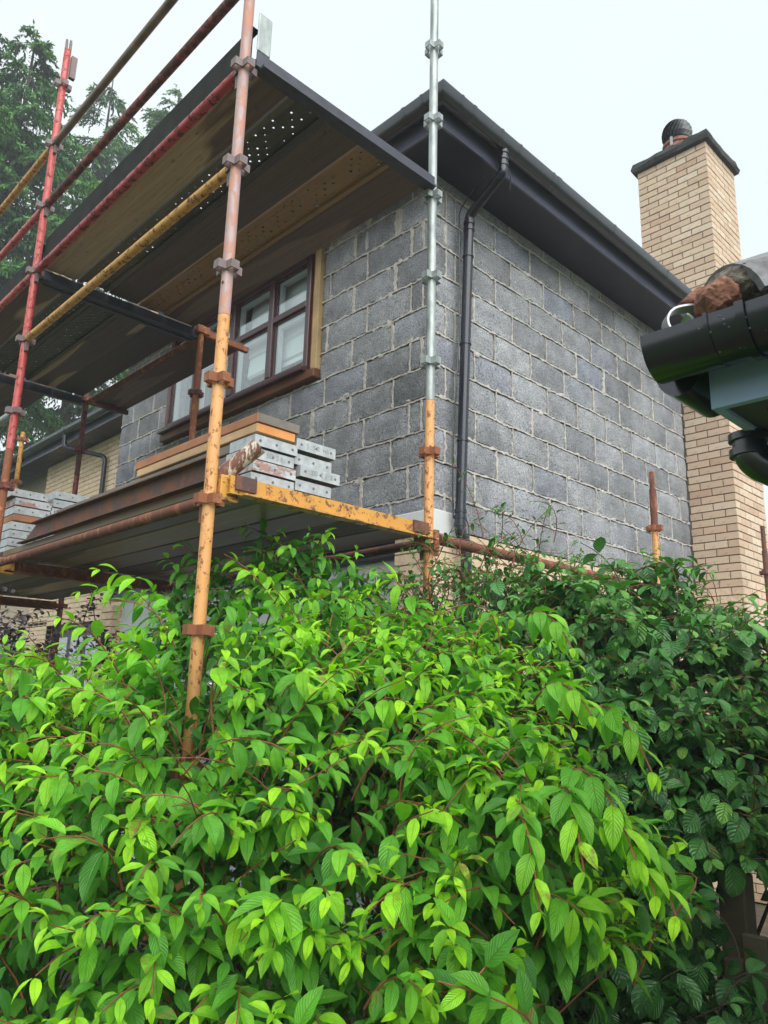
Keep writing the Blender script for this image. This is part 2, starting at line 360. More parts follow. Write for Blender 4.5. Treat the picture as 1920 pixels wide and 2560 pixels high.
# block template meshes: slightly irregular chamfered front
def block_mesh(name, seed):
    r = random.Random(seed); bm = bmesh.new(); nx, nz = 6, 3; grid = {}
    d = .5
    for i in range(nx + 1):
        for k in range(nz + 1):
            ex = i in (0, nx); ez = k in (0, nz)
            x = -.5 + i / nx; z = -.5 + k / nz
            if ex: x -= math.copysign(.006 + .010 * r.random(), x)
            if ez: z -= math.copysign(.010 + .022 * r.random(), z)
            y = .0 if not (ex or ez) else .045 + .05 * r.random()
            if ex and ez: y = .13; x *= .985; z *= .97
            grid[i, k] = bm.verts.new((x, y + r.uniform(-.012, .012), z))
    for i in range(nx):
        for k in range(nz): bm.faces.new((grid[i, k], grid[i + 1, k], grid[i + 1, k + 1], grid[i, k + 1]))
    be = [e for e in bm.edges if e.is_boundary]
    ex = bmesh.ops.extrude_edge_only(bm, edges=be)
    for v in ex['geom']:
        if isinstance(v, bmesh.types.BMVert): v.co.y = 1.0
    bmesh.ops.recalc_face_normals(bm, faces=bm.faces[:])
    me = bpy.data.meshes.new(name); bm.to_mesh(me); bm.free(); me.materials.append(M['block']); return me
BLK = [block_mesh('block', s) for s in range(8)]
def put_block(parent, face, a0, a1, z0, z1, proud=0.0):
    o = bpy.data.objects.new('block', random.choice(BLK)); COL.objects.link(o); o.parent = parent
    cx, cz = (a0 + a1) / 2, (z0 + z1) / 2; w, h = a1 - a0, z1 - z0
    tilt = random.uniform(-.004, .004)
    fl = random.choice((1, -1))
    if face == 'B': o.location = (cx, -proud, cz); o.scale = (w * fl, .09, h); o.rotation_euler = (0, tilt, 0)
    else: o.location = (-proud, cx, cz); o.scale = (w * fl, .09, h); o.rotation_euler = (0, tilt, -PI / 2)
    return o
class Ribbon:
    """irregular mortar joints, a little proud of or behind the block faces"""
    def __init__(s, face, depth=-.0005): s.b = MB(); s.face = face; s.d = depth
    def pt(s, a, z, d): return (a, -d, z) if s.face == 'B' else (-d, a, z)
    def strip(s, pts, w, jag):
        r = random; vs = []; 
        for (a, z, vert) in pts:
            h1 = w * (1 + r.uniform(-jag, jag)) / 2; h2 = w * (1 + r.uniform(-jag, jag)) / 2
            if r.random() < .10: h1 += r.uniform(.003, .016)
            if r.random() < .10: h2 += r.uniform(.003, .016)
            if r.random() < .07: h1 *= .3
            d = r.uniform(-.0035, .0008)
            if vert: vs += [s.pt(a - h1, z, d - .012), s.pt(a - h1 * .8, z, d), s.pt(a + h2 * .8, z, d), s.pt(a + h2, z, d - .012)]
            else: vs += [s.pt(a, z - h1, d - .012), s.pt(a, z - h1 * .8, d), s.pt(a, z + h2 * .8, d), s.pt(a, z + h2, d - .012)]
        n = len(pts); s.b.add(vs, [(4 * i + j, 4 * i + j + 1, 4 * i + 5 + j, 4 * i + 4 + j) for i in range(n - 1) for j in range(3)])
    def hor(s, a0, a1, z, w=.0155):
        n = max(2, int((a1 - a0) / .022)); ph = random.uniform(0, 6)
        s.strip([(a0 + (a1 - a0) * i / n, z + .003 * math.sin(i * .35 + ph) + .0015 * math.sin(i * 1.3), False) for i in range(n + 1)], w, .42)
    def ver(s, a, z0, z1, w=.014):
        n = 10; k = random.uniform(-.006, .006)
        s.strip([(a + k * (i / n - .5) + random.uniform(-.0015, .0015), z0 + (z1 - z0) * i / n, True) for i in range(n + 1)], w, .5)
    def patch(s, a, z, w, h):
        n = 9; vs = [s.pt(a, z, .003)] + [s.pt(a + w / 2 * math.cos(t) * random.uniform(.6, 1.1), z + h / 2 * math.sin(t) * random.uniform(.75, 1.05), -.003) for t in [2 * PI * k / n for k in range(n)]]
        s.b.add(vs, [(0, 1 + k, 1 + (k + 1) % n) for k in range(n)])
WX = 3.765      # right end of the side wall
wallB = empty('side_block_wall', parent=house); wallA = empty('front_block_wall', parent=house)
wallB['label'] = 'side wall of dark grey concrete blocks with pale smeared mortar'; wallA['label'] = 'front wall of dark grey concrete blocks around the window'
ZBOT_A, ZBOT_B = 2.80, 2.69
MB().box(.055, WX + .02, .055, .3, ZBOT_B - .01, 5.36).build('core', M['mortar'], wallB)
# core of the front wall leaves the window opening free
WY0, WY1, WZ0, WZ1 = 1.335, 3.665, 4.155, 5.19
cA = MB(); cA.box(.056, .2, .06, WY0 - .07, ZBOT_A, 5.36); cA.box(.056, .2, WY1 + .03, 4.735, ZBOT_A, 5.36); cA.box(.056, .2, WY0 - .07, WY1 + .03, ZBOT_A, WZ0 - .07); cA.box(.056, .2, WY0 - .07, WY1 + .03, WZ1, 5.36)
cA.build('core', M['mortar'], wallA)
MB().box(.056, 1.02, 4.60, 4.737, ZBOT_A, 5.3).build('end_wall', M['mortar'], wallA)
rB, rA = Ribbon('B'), Ribbon('A')
for k in range(0, 12):
    z1, z0 = jz(k) - .008, jz(k + 1) + .008
    if k == 11: z0 = ZBOT_B
    odd = k % 2 == 1
    perps = ([0.105, .205] + [.66 + .45 * n for n in range(8)]) if odd else [.412 + .45 * n for n in range(8)]
    perps = [q + (random.uniform(-.012, .012) if q > .3 else 0) for q in perps if q < WX - .06]
    ed = [0.0] + perps + [WX]
    for a0, a1 in zip(ed, ed[1:]): put_block(wallB, 'B', a0 + .005, a1 - .005, z0, z1, random.uniform(-.002, .002))
    for q in perps: rB.ver(q, z0 - .004, z1 + .004, random.choice((.008, .009, .011, .014, .02)) if random.random() < .95 else .045)
    if k > 0: rB.hor(-.002, WX, jz(k))
    perps = ([.405, .855] + [.855 + .45 * n for n in range(1, 9)]) if odd else [0.125, .24] + [.70 + .45 * n for n in range(9)]
    perps = [q + (random.uniform(-.012, .012) if q > .3 else 0) for q in perps]
    za0 = ZBOT_A if k == 11 else z0
    if k == 11: z1 = jz(11) - .008
    ed = [0.0] + [q for q in perps if q < 4.68] + [4.74]
    for a0, a1 in zip(ed, ed[1:]):
        segs = [(a0, a1)]
        if z1 > WZ0 - .03 and z0 < WZ1:      # clear of the window
            segs = [(max(s0, l), min(s1, h)) for s0, s1 in segs for l, h in ((-1, WY0 - .105), (WY1 + .05, 9))]
        for s0, s1 in segs:
            if s1 - s0 > .03: put_block(wallA, 'A', s0 + .005, s1 - .005, za0, z1, random.uniform(-.002, .002))
    inwin = lambda q: WY0 - .1 < q < WY1 + .05 and z1 > WZ0 - .03
    for q in perps:
        if q < 4.68 and not inwin(q): rA.ver(q, za0 - .004, z1 + .004, random.choice((.008, .012, .016, .022, .03)) if random.random() < .88 else .055)
    if 0 < k:
        if jz(k) > WZ0 - .03 and jz(k) < WZ1: rA.hor(-.002, WY0 - .1, jz(k)); rA.hor(WY1 + .05, 4.74, jz(k))
        else: rA.hor(-.002, 4.74, jz(k))
rA.patch(.36, jz(1) - .1, .13, .2); rA.patch(.72, jz(1) - .12, .07, .2); rA.patch(.86, jz(1) - .11, .05, .2); rB.patch(.245, jz(6) - .1, .05, .2); rB.patch(.10, jz(2) - .1, .05, .19)
for q in range(26):
    rB.patch(random.uniform(.3, 3.6), jz(random.randint(1, 10)) + random.uniform(-.02, .02), random.uniform(.03, .09), random.uniform(.02, .05))
    rA.patch(random.uniform(.1, 1.2), jz(random.randint(1, 10)) + random.uniform(-.02, .02), random.uniform(.03, .09), random.uniform(.02, .05))
rB.b.build('mortar_joints', M['mortar'], wallB); rA.b.build('mortar_joints', M['mortar'], wallA)

# -------- brick faces
def brick_mesh(name, mat):
    b = MB(); b.cbox(-.5, .5, 0, 1, -.5, .5, .02); me = b.mesh(name); me.materials.append(mat); return me
BR = brick_mesh('brick', M['buff'])
def brick_field(quads, mat, name, parent):
    """many bricks joined, each with its own colour value; quads: (corner fn) list of boxes"""
    b = MB(); val = []
    for bx in quads:
        n0 = len(b.f); b.box(*bx); val += [random.random()] * (len(b.f) - n0)
    me = b.mesh(name); at = me.attributes.new('piece', 'FLOAT', 'FACE'); at.data.foreach_set('value', val)
    o = link(name, me, mat, parent); o['kind'] = 'stuff'; return o
CX0, CX1, CY0, CY1 = 3.765, 4.525, -.452, .325
chim = empty('chimney', parent=house); chim['label'] = 'buff brick chimney breast and stack with dark cap and ball cowl'
MB().box(CX0 + .012, CX1 - .012, CY0 + .012, CY1 - .012, 0, 7.50).build('core', M['brickmortar'], chim)
def put_brick(parent, x0, x1, y0, y1, z, face):
    o = bpy.data.objects.new('brick', BR); COL.objects.link(o); o.parent = parent
    j = random.uniform(-.0025, .0025)
    if face == 'y': o.location = ((x0 + x1) / 2, y0 + j, z + .0325); o.scale = (x1 - x0, y1 - y0, .065)
    else: o.location = (x0 + j, (y0 + y1) / 2, z + .0325); o.rotation_euler = (0, 0, -PI / 2); o.scale = (y1 - y0, x1 - x0, .065)
rest = []; cnt = 0
for k in range(int(7.5 / .075)):
    z = 7.5 - .075 * (k + 1) + .005; even = k % 2 == 0
    mortar = .010
    # face towards -X (runs in y), and face towards -Y (runs in x); the corner brick alternates
    ya = CY0 + (.1025 + mortar if even else 0); xs = CX0 + (0 if even else .1025 + mortar)
    pieces = []
    if even: pieces.append(('y', CX0, CX0 + .215, CY0, CY0 + .1025)); xs = CX0 + .225
    else: pieces.append(('x', CX0, CX0 + .1025, CY0, CY0 + .215)); ya = CY0 + .225
    if even: ya = CY0 + .1125
    if not even: xs = CX0 + .1125
    ylim = CY1 if z > 5.3 else -.004
    y = ya
    while y < ylim - .02:
        e = min(y + .215, ylim); pieces.append(('x', CX0, CX0 + .1, y, e)); y = e + mortar
    x = xs
    while x < CX1 - .02:
        e = min(x + .215, CX1); pieces.append(('y', x, e, CY0, CY0 + .1)); x = e + mortar
    for (f, x0, x1, y0, y1) in pieces:
        vis = (z > 5.62) or (2.35 < z < 5.2 and f == 'x') or (2.35 < z < 3.9)
        if vis and cnt < 296: put_brick(chim, x0, x1, y0, y1, z, f); cnt += 1
        else: rest.append((x0, x1, y0, y1, z, z + .065))
brick_field(rest, M['buff'], 'brickwork', chim)
# cap, pot and cowl
cap = MB(); 
def ring(x0, x1, y0, y1, z, n=9, j=.010):
    pts = []
    cs = [(x0, y0), (x1, y0), (x1, y1), (x0, y1)]
    for i in range(4):
        a, b = cs[i], cs[(i + 1) % 4]
        for k in range(n): pts.append((a[0] + (b[0] - a[0]) * k / n + random.uniform(-j, j), a[1] + (b[1] - a[1]) * k / n + random.uniform(-j, j), z + random.uniform(-j, j)))
    return pts
o_ = .042
rgs = [ring(CX0 - .0, CX1 + .0, CY0 - .0, CY1 + .0, 7.49, j=.002), ring(CX0 - o_, CX1 + o_, CY0 - o_, CY1 + o_, 7.505, j=.006), ring(CX0 - o_ - .012, CX1 + o_ + .012, CY0 - o_ - .012, CY1 + o_ + .012, 7.55), ring(CX0 - o_, CX1 + o_, CY0 - o_, CY1 + o_, 7.60), ring(CX0 + .06, CX1 - .06, CY0 + .06, CY1 - .06, 7.645)]
vs_ = [p for r in rgs for p in r]; n_ = len(rgs[0])
cap.add(vs_, [(i * n_ + k, i * n_ + (k + 1) % n_, (i + 1) * n_ + (k + 1) % n_, (i + 1) * n_ + k) for i in range(len(rgs) - 1) for k in range(n_)] + [tuple(range((len(rgs) - 1) * n_, len(rgs) * n_))])
cap.build('chimney_cap', M['capstone'], chim)
pc = (3.95, -.08, 7.55)
MB().lathe([(.17, 0), (.165, .10), (.155, .14), (.15, .16), (.165, .17), (.165, .2), (.13, .2)], 28, pc).build('chimney_pot', M['terracotta'], chim, True)
cw = MB(); zc = 7.55 + .34; nb = 22
for i in range(nb):
    a = 2 * PI * i / nb; vs = []
    for j in range(9):
        ph = -1.15 + 2.5 * j / 8; rr = .175 * math.cos(ph); tw = a + .5 * ph
        for dr, da in ((-.010, -.05), (.006, .22)):
            vs.append((pc[0] + .92 * (rr + dr) * math.cos(tw + da), pc[1] + .92 * (rr + dr) * math.sin(tw + da), zc + .175 * math.sin(ph)))
    cw.add(vs, [(2 * j, 2 * j + 1, 2 * j + 3, 2 * j + 2) for j in range(8)])
cw.lathe([(.0, .17), (.05, .168), (.075, .155)], 20, (pc[0], pc[1], zc)); cw.lathe([(.15, -.165), (.16, -.14), (.15, -.12)], 24, (pc[0], pc[1], zc)); cw.lathe([(.0, .12), (.09, .09), (.125, 0), (.10, -.1), (.07, -.15)], 16, (pc[0], pc[1], zc))
cw.build('ball_cowl', M['cowl'], chim, False)
MB().box(pc[0] - .172, pc[0] - .166, pc[1] - .018, pc[1] + .012, 7.66, 7.77).build('cowl_strap', M['steelscroll'], chim)

# lower storey brickwork (side wall and corner pier), below the blocks
gq = []
for k in range(36):
    z = ZBOT_B - .012 - .075 * (k + 1) + .01
    if z < 0: break
    x = -.012 + (0 if k % 2 else -.1125)
    while x < 3.74:
        x0 = max(x, -.012); e = min(x + .215, 3.755)
        if e - x0 > .03: gq.append((x0, e, -.014, .09, z, z + .065))
        x += .225
    y = .095 if k % 2 == 0 else -.014 + .225 + .0
    y0 = .093 if k % 2 else .115
    gq.append((-.012, .09, y0, .33, z, z + .065))
brick_field(gq, M['buff_pale'], 'ground_floor_brickwork', house)
MB().box(0, 3.76, 0, .12, 0, ZBOT_B - .012).box(.0, .2, .121, .34, 0, ZBOT_B - .012).build('ground_floor_core', M['brickmortar_pale'], house)
# white lintel, garage door and frame below the front wall
MB().cbox(-.03, .25, -.02, 4.74, 2.64, ZBOT_A - .002, .006).build('lintel_board', M['white'], house)
MB().box(.03, .3, .341, 4.72, 2.545, 2.638).build('dark_gap_fill', M['soffit'], house)  # near-black fill drawn in the dark gap between lintel board and garage door
gd = empty('garage_door', parent=house)
for i in range(6):
    z0 = .02 + i * .42; MB().cbox(.10, .14, .36, 4.45, z0 + .006, z0 + .414, .006).build('panel', M['whitewall'], gd)
pq = []
for k in range(33):
    z = .01 + k * .075
    pq += [(-.0, .1, 4.46, 4.46 + (.1025 if k % 2 else .215), z, z + .065), (.0, .1, 4.46 + (.1125 if k % 2 else .225), 4.735, z, z + .065)]
brick_field(pq, M['buff_pale'], 'pier_brickwork', house)
# main house wall set back at x = 1.02
mq = []
HX = 1.03
for k in range(36):
    z = 5.225 - .075 * (k + 1) + .01; y = 4.75 - (0 if k % 2 else .1125)
    while y < 9.75:
        y0 = max(4.75, y); e = min(y + .215, 9.75)
        if e - y0 > .03: mq.append((HX, HX + .09, y0, e, z, z + .065))
        y += .225
for k in range(35):
    z = .01 + k * .075
    for (a, b_) in ((4.75, 7.05), (8.95, 9.75)):
        y = a - (0 if k % 2 else .1125)
        while y < b_ - .02:
            y0 = max(a, y); e = min(y + .215, b_)
            if e - y0 > .03: mq.append((HX, HX + .09, y0, e, z, z + .065))
            y += .225
brick_field(mq, M['buff_pale'], 'main_wall_brickwork', house)
MB().box(HX + .012, HX + .3, 4.75, 7.05, 0, 5.3).box(HX + .012, HX + .3, 8.95, 9.75, 0, 5.3).box(HX + .012, HX + .3, 7.05, 8.95, 2.64, 5.3).box(HX + .25, HX + .4, 9.75, 13, 0, 5.3).build('main_wall_core', M['brickmortar_pale'], house)
dr = empty('front_door', parent=house)
MB().box(HX + .10, HX + .2, 7.05, 8.95, 0, 2.64).build('door_frame', M['doordark'], dr)
for y0 in (7.2, 7.75, 8.3): MB().box(HX + .085, HX + .099, y0, y0 + .42, 1.0, 2.35).build('pane', M['glass'], dr)
w2 = empty('far_window', parent=house)
MB().box(HX + .20, HX + .245, 9.76, 12, .9, 2.45).build('reflection_panel', M['green_reflection'], w2); MB().box(HX + .15, HX + .199, 10.1, 11.6, 1.0, 2.2).build('frame', M['doordark'], w2); MB().box(HX + .13, HX + .149, 10.2, 11.5, 1.1, 2.1).build('pane', M['glass'], w2)  # back panel carries the painted green reflection
w3 = empty('far_upper_window', parent=house)
MB().box(HX + .2, HX + .245, 9.76, 12.4, 3.5, 4.9).build('frame', M['doordark'], w3); MB().box(HX + .16, HX + .199, 9.95, 11.2, 3.6, 4.8).build('pane', M['glass'], w3); MB().cbox(HX + .10, HX + .159, 9.80, 9.90, 3.5, 4.9, .01).build('mullion', M['white'], w3)

# -------- window in the front block wall (opening y 1.335..3.665, z 4.155..5.19)
win = empty('window', parent=house); win['label'] = 'dark brown four-light casement window with white blinds, under the upper deck'
fr = MB(); fx0, fx1 = -.035, .06
fr.cbox(fx0, fx1, WY0 + .02, WY0 + .075, WZ0 + .02, WZ1, .006); fr.cbox(fx0, fx1, WY1 - .075, WY1 - .02, WZ0 + .02, WZ1, .006)
fr.cbox(fx0, fx1, WY0 + .0751, WY1 - .0751, WZ0 + .02, WZ0 + .075, .006); fr.cbox(fx0, fx1, WY0 + .0751, WY1 - .0751, WZ1 - .055, WZ1, .006)
for y in (1.895, 2.50, 3.13): fr.cbox(fx0 - .004, fx1, y - .034, y + .034, WZ0 + .0752, WZ1 - .0552, .006)
fr.build('frame', M['upvc'], win)
lights = [(WY0 + .075, 1.861, True), (1.929, 2.466, True), (2.534, 3.096, True), (3.164, WY1 - .075, False)]
zt = 4.755
for i, (a, b_, tr) in enumerate(lights):
    if tr: MB().cbox(fx0 + .002, fx1 - .003, a + .0005, b_ - .0005, zt - .028, zt + .028, .005).build('transom', M['upvc'], win)
    parts = [(WZ0 + .075, zt - .028), (zt + .028, WZ1 - .055)] if tr else [(WZ0 + .075, WZ1 - .055)]
    for (z0, z1) in parts:
        g = MB().box(-.004, .002, a + .016, b_ - .016, z0 + .016, z1 - .016).build('pane', M['glass'], win)
        bd = MB(); w_ = .016
        for q in ((a, a + w_, z0, z1), (b_ - w_, b_, z0, z1), (a + w_, b_ - w_, z0, z0 + w_), (a + w_, b_ - w_, z1 - w_, z1)): bd.box(-.012, .012, q[0], q[1], q[2], q[3])
        bd.build('glazing_bead', M['upvc'] if i != 0 else M['upvc'], win)
        bi = MB(); w2_ = .05
        for q in ((a, a + w2_, z0, z1), (b_ - w2_, b_, z0, z1), (a + w2_, b_ - w2_, z1 - w2_, z1)): bi.box(.014, .05, q[0], q[1], q[2], q[3])
        bi.build('inner_frame', M['white'], win)
sl = MB(); sl.extrude([(-.10, 0), (-.10, .022), (-.03, .045), (.05, .045), (.05, 0)], (0, WY0 - .0, WZ0 - .026), (0, WY1 + .0, WZ0 - .026), (1, 0, 0), (0, 0, 1)); sl.build('sill', M['upvc'], win)
MB().cbox(-.055, .04, WY0 - .10, WY1 + .02, WZ0 - .10, WZ0 - .0265, .006).build('sill_batten', M['sillwood'], win)
MB().cbox(-.030, .05, WY0 - .095, WY0 - .035, WZ0 - .026, 5.23, .004).build('side_batten', M['batten'], win)
MB().cbox(-.016, .05, WY0 - .033, WY0 - .008, WZ0 - .026, 5.23, .003).build('side_batten', M['timber_pale'], win)
MB().cbox(-.006, .05, WY0 - .006, WY0 + .018, WZ0 + .02, 5.23, .003).build('side_batten', M['stainwood'], win)
MB().cbox(-.012, .05, WY1 - .018, WY1 + .035, WZ0 - .026, 5.23, .003).build('side_batten', M['stainwood'], win)
MB().box(1.2, 1.25, WY0 - .5, WY1 + .5, 3.6, 5.2).box(.2, 1.2, WY0 - .55, WY0 - .5, 3.6, 5.2).box(.2, 1.2, WY1 + .5, WY1 + .55, 3.6, 5.2).box(.2, 1.25, WY0 - .5, WY1 + .5, 5.201, 5.23).box(.2, 1.25, WY0 - .5, WY1 + .5, 3.56, 3.599).build('room', M['interior'], house)
# roman blinds, one behind each light: folds every 0.19 m
def blind(y0, y1, zb, label):
    b = MB(); prof = []
    z = 5.17
    while z > zb:
        prof += [(.115, z), (.098, max(zb, z - .17)), (.118, max(zb, z - .185))]; z -= .19
    n = len(prof); vs = [(x, y, zz) for y in (y0, y1) for x, zz in prof]
    b.add(vs, [(i, i + 1, n + i + 1, n + i) for i in range(n - 1)])
    o = b.build('roman_blind', M['blind']); tag(o, label, 'blind', 'roman blinds behind the window'); 
    return o
blind(1.40, 1.90, 4.36, 'white roman blind in the window light beside the tan battens')
blind(1.93, 2.40, 4.40, 'white roman blind in second window light from the tan battens')
blind(2.53, 3.11, 4.74, 'short white roman blind in third window light from the tan battens')
cu = MB(); pts = [(.135 + .02 * math.sin(i * 1.7), 2.40 + .012 * i) for i in range(12)]
cu.add([(x, y, z) for x, y in pts for z in (4.2, 5.15)], [(2 * i, 2 * i + 2, 2 * i + 3, 2 * i + 1) for i in range(11)])
tag(cu.build('curtain', M['curtain']), 'narrow grey curtain hanging beside a white roman blind', 'curtain')

# -------- roof edge: soffit, fascia, gutter (mitred round the corner)
OV = .335
def sweep(profile, path, closed=True):
    """profile: list of (out, z) offsets to the right-hand outside of the path; mitred at corners (plan path)"""
    b = MB(); m = len(path); k = len(profile); rings = []
    P = [Vector((p[0], p[1], 0)) for p in path]
    for i in range(m):
        d0 = (P[i] - P[i - 1]).normalized() if i else (P[1] - P[0]).normalized()
        d1 = (P[i + 1] - P[i]).normalized() if i < m - 1 else d0
        n0 = Vector((d0.y, -d0.x, 0)); n1 = Vector((d1.y, -d1.x, 0)); nn = (n0 + n1); nn = nn / nn.dot(n0) if i not in (0, m - 1) else n0
        rings.append([P[i] + nn * o + Vector((0, 0, z)) for o, z in profile])
    kk = k if closed else k - 1
    b.add([v for r in rings for v in r], [(i * k + j, i * k + (j + 1) % k, (i + 1) * k + (j + 1) % k, (i + 1) * k + j) for i in range(m - 1) for j in range(kk)] + ([tuple(range(k))[::-1], tuple((m - 1) * k + j for j in range(k))] if closed else []))
    return b
def half_round(w, d, t=.003, n=14, o=0.0, z=0.0):
    out = [(o + w / 2 - w / 2 * math.cos(PI * i / n), z - d * math.sin(PI * i / n)) for i in range(n + 1)]
    return out + [(o + w / 2 - (w / 2 - t) * math.cos(PI * i / n), z - (d - t) * math.sin(PI * i / n)) for i in range(n + 1)][::-1]
def gutter_profile(w, d, t=.004, n=10, o=0.0, z=0.0):
    out = [(o + w / 2 - w / 2 * math.cos(PI * i / n), z - d * math.sin(PI * i / n) ** .8) for i in range(n + 1)]
    inn = [(o + w / 2 - (w / 2 - t) * math.cos(PI * i / n), z - (d - t) * math.sin(PI * i / n) ** .8) for i in range(n + 1)][::-1]
    return out + inn
# path runs along the front (from +y to the corner) then along the side, outside on the left hand side -> reverse
pathE = [(WX + .1, 0), (0, 0), (0, 4.74)]     # right-hand normal points outwards? corrected by sign below
def outw(prof): return [(o, z) for o, z in prof]
pe = [(4.9, 0), (0, 0), (0, 5.15)]
# direction (-1,0): right-hand normal (d.y,-d.x) = (0,1) -> inward, so offsets are negated
neg = lambda prof: [(-o, z) for o, z in prof]
pe_b = [(3.76, 0), (0, 0), (0, 5.07)]
sweep(neg([(0.0, SOF), (OV - .002, SOF), (OV - .002, SOF + .012), (0, SOF + .012)]), pe_b).build('soffit', M['soffit'], house)
sweep(neg([(OV, SOF - .012), (OV + .016, SOF - .012), (OV + .016, SOF + .205), (OV, SOF + .205)]), pe_b).build('fascia', M['fascia'], house)
gut = sweep(neg(half_round(.130, .098, .004, 22, OV + .020, GZ)), pe_b).build('gutter', M['blackplastic'], house, True)
def gutter_clip(x, w=.03, alongB=True, extra=.0035):
    b = sweep(neg(half_round(.130 + 2 * extra, .098 + extra, .003, 22, OV + .020 - extra, GZ + .002)), [(x + w, 0), (x, 0)] if alongB else [(0, x), (0, x + w)])
    return b.build('gutter_joint', M['blackplastic'], gut, True)
for x, w in ((-.30, .02), (-.18, .03), (.12, .022), (.33, .022), (.74, .02), (.80, .05), (1.62, .025), (2.55, .025), (3.3, .025)): gutter_clip(x, w)
for y, w in ((-.30, .02), (-.14, .03), (.9, .03)): gutter_clip(y, w, False)
# roof slopes
rf = MB(); e = OV + .06; pr = math.tan(math.radians(18))
apex = 2.6
rf.add([(-e, -e, GZ), (7.5, -e, GZ), (7.5, apex, GZ + pr * (apex + e)), (apex, apex, GZ + pr * (apex + e)), (-e, 5.1, GZ), (apex, 5.1, GZ + pr * (apex + e)), (7.5, 5.1, GZ + pr * (apex + e))], [(0, 1, 2, 3), (0, 3, 5, 4), (3, 2, 6, 5)])
rf.build('roof', M['roof'], house)
rt = MB()
for i in range(3): rt.box(-e + .05 + .1 * i, -e + .14 + .1 * i, -e + .05 + .1 * i, -e + .14 + .1 * i, GZ + .0 + .05 * i, GZ + .055 + .05 * i)
rt.build('hip_tile', M['roof'], house)
# main house roof edge (set back part)
MX = HX
pm = [(MX, 5.08), (MX, 13)]
sweep(neg([(0.0, SOF), (OV - .002, SOF), (OV - .002, SOF + .012), (0, SOF + .012)]), pm).build('soffit', M['soffit'], house)
sweep(neg([(OV, SOF - .012), (OV + .016, SOF - .012), (OV + .016, SOF + .205), (OV, SOF + .205)]), pm).build('fascia', M['fascia'], house)
g2 = sweep(neg(half_round(.130, .098, .004, 22, OV + .020, GZ)), pm).build('gutter', M['blackplastic'], house, True)
for y in (7.95, 9.3): sweep(neg(gutter_profile(.14, .104, .003, 10, OV + .016, GZ + .004)), [(MX, y), (MX, y + .05)]).build('gutter_joint', M['blackplastic'], g2, True)
MB().add([(MX - OV - .05, 5.12, GZ + .01), (MX - OV - .05, 13, GZ + .01), (6, 13, GZ + .9), (6, 5.12, GZ + .9)], [(0, 1, 2, 3)]).build('roof', M['roof'], house)
# downpipe on the side wall
def bend(pts, r, n=5):
    """polyline with rounded corners"""
    pts = [Vector(p) for p in pts]; out = [pts[0]]
    for i in range(1, len(pts) - 1):
        a, b, c = pts[i - 1], pts[i], pts[i + 1]; d = min(r, (a - b).length * .45, (c - b).length * .45)
        p, q = b + (a - b).normalized() * d, b + (c - b).normalized() * d
        for k in range(n + 1):
            t = k / n; out.append((1 - t) ** 2 * p + 2 * t * (1 - t) * b + t * t * q)
    return out + [pts[-1]]
dp = empty('downpipe', parent=house); dp['label'] = 'grey-black round downpipe with swan neck on the side block wall'
yo = -(OV + .022 + .064)
MB().path([(.218, yo, 5.33), (.214, yo, 5.30), (.205, yo, 5.19)], .034, 16).build('outlet', M['blackplastic2'], dp, True)
for z in (5.35, 5.30, 5.25, 5.20): MB().path([(.206 + .06 * (z - 5.19), yo, z - .008), (.206 + .06 * (z - 5.19), yo, z + .008)], .040, 16).build('collar', M['blackplastic2'], dp, True)
MB().path(bend([(.205, yo, 5.19), (.203, yo, 5.135), (.252, -.085, 4.99), (.250, -.085, 4.90)], .06), .034, 16).build('swan_neck', M['blackplastic2'], dp, True)
MB().path([(.251, -.085, 4.93), (.158, -.085, 2.73)], .0345, 18).build('pipe', M['blackplastic2'], dp, True)
for z, h in ((4.93, .012), (4.88, .012), (4.66, .006), (3.98, .006), (3.28, .006), (2.80, .012), (2.76, .012), (2.71, .012)):
    x = .158 + (z - 2.73) * (.093 / 2.2)
    MB().path([(x, -.085, z - h), (x, -.085, z + h)], .0405, 18).build('collar', M['blackplastic2'], dp, True)
MB().path(bend([(.158, -.085, 2.76), (.157, -.085, 2.66), (.20, -.10, 2.58), (.20, -.10, 1.2)], .06), .036, 16).build('lower_pipe', M['blackplastic2'], dp, True)
cb = [(.24, yo - .02, 5.17), (.10, -.34, 5.12), (.17, -.06, 5.0), (.19, -.045, 4.9), (.20, -.05, 4.4), (.17, -.05, 3.8), (.11, -.06, 3.3), (.10, -.07, 2.9), (.12, -.06, 2.75)]
MB().path(bend(cb, .2), .0045, 6).build('cable', M['blackplastic'], dp, True)
MB().path(bend([(.20, -.06, 2.80), (.26, -.07, 2.74), (.27, -.07, 2.5)], .05), .0045, 6).build('cable', M['blackplastic'], dp, True)
MB().path(bend([(.24, yo - .01, 5.22), (.34, yo + .03, 5.20), (.36, yo + .06, 5.12)], .03), .004, 6).build('cable', M['blackplastic'], dp, True)
# far downpipe
dq = empty('far_downpipe', parent=house); gy = MX - OV - .087
MB().path(bend([(gy, 8.02, 5.36), (gy, 8.02, 5.12), (MX - .06, 7.95 - .6, 4.92), (MX - .06, 7.33, 3.0)], .08), .034, 12).build('pipe', M['blackplastic2'], dq, True)
for z in (5.32, 5.26, 5.2): MB().path([(gy, 8.02, z - .01), (gy, 8.02, z + .01)], .041, 12).build('collar', M['blackplastic2'], dq, True)

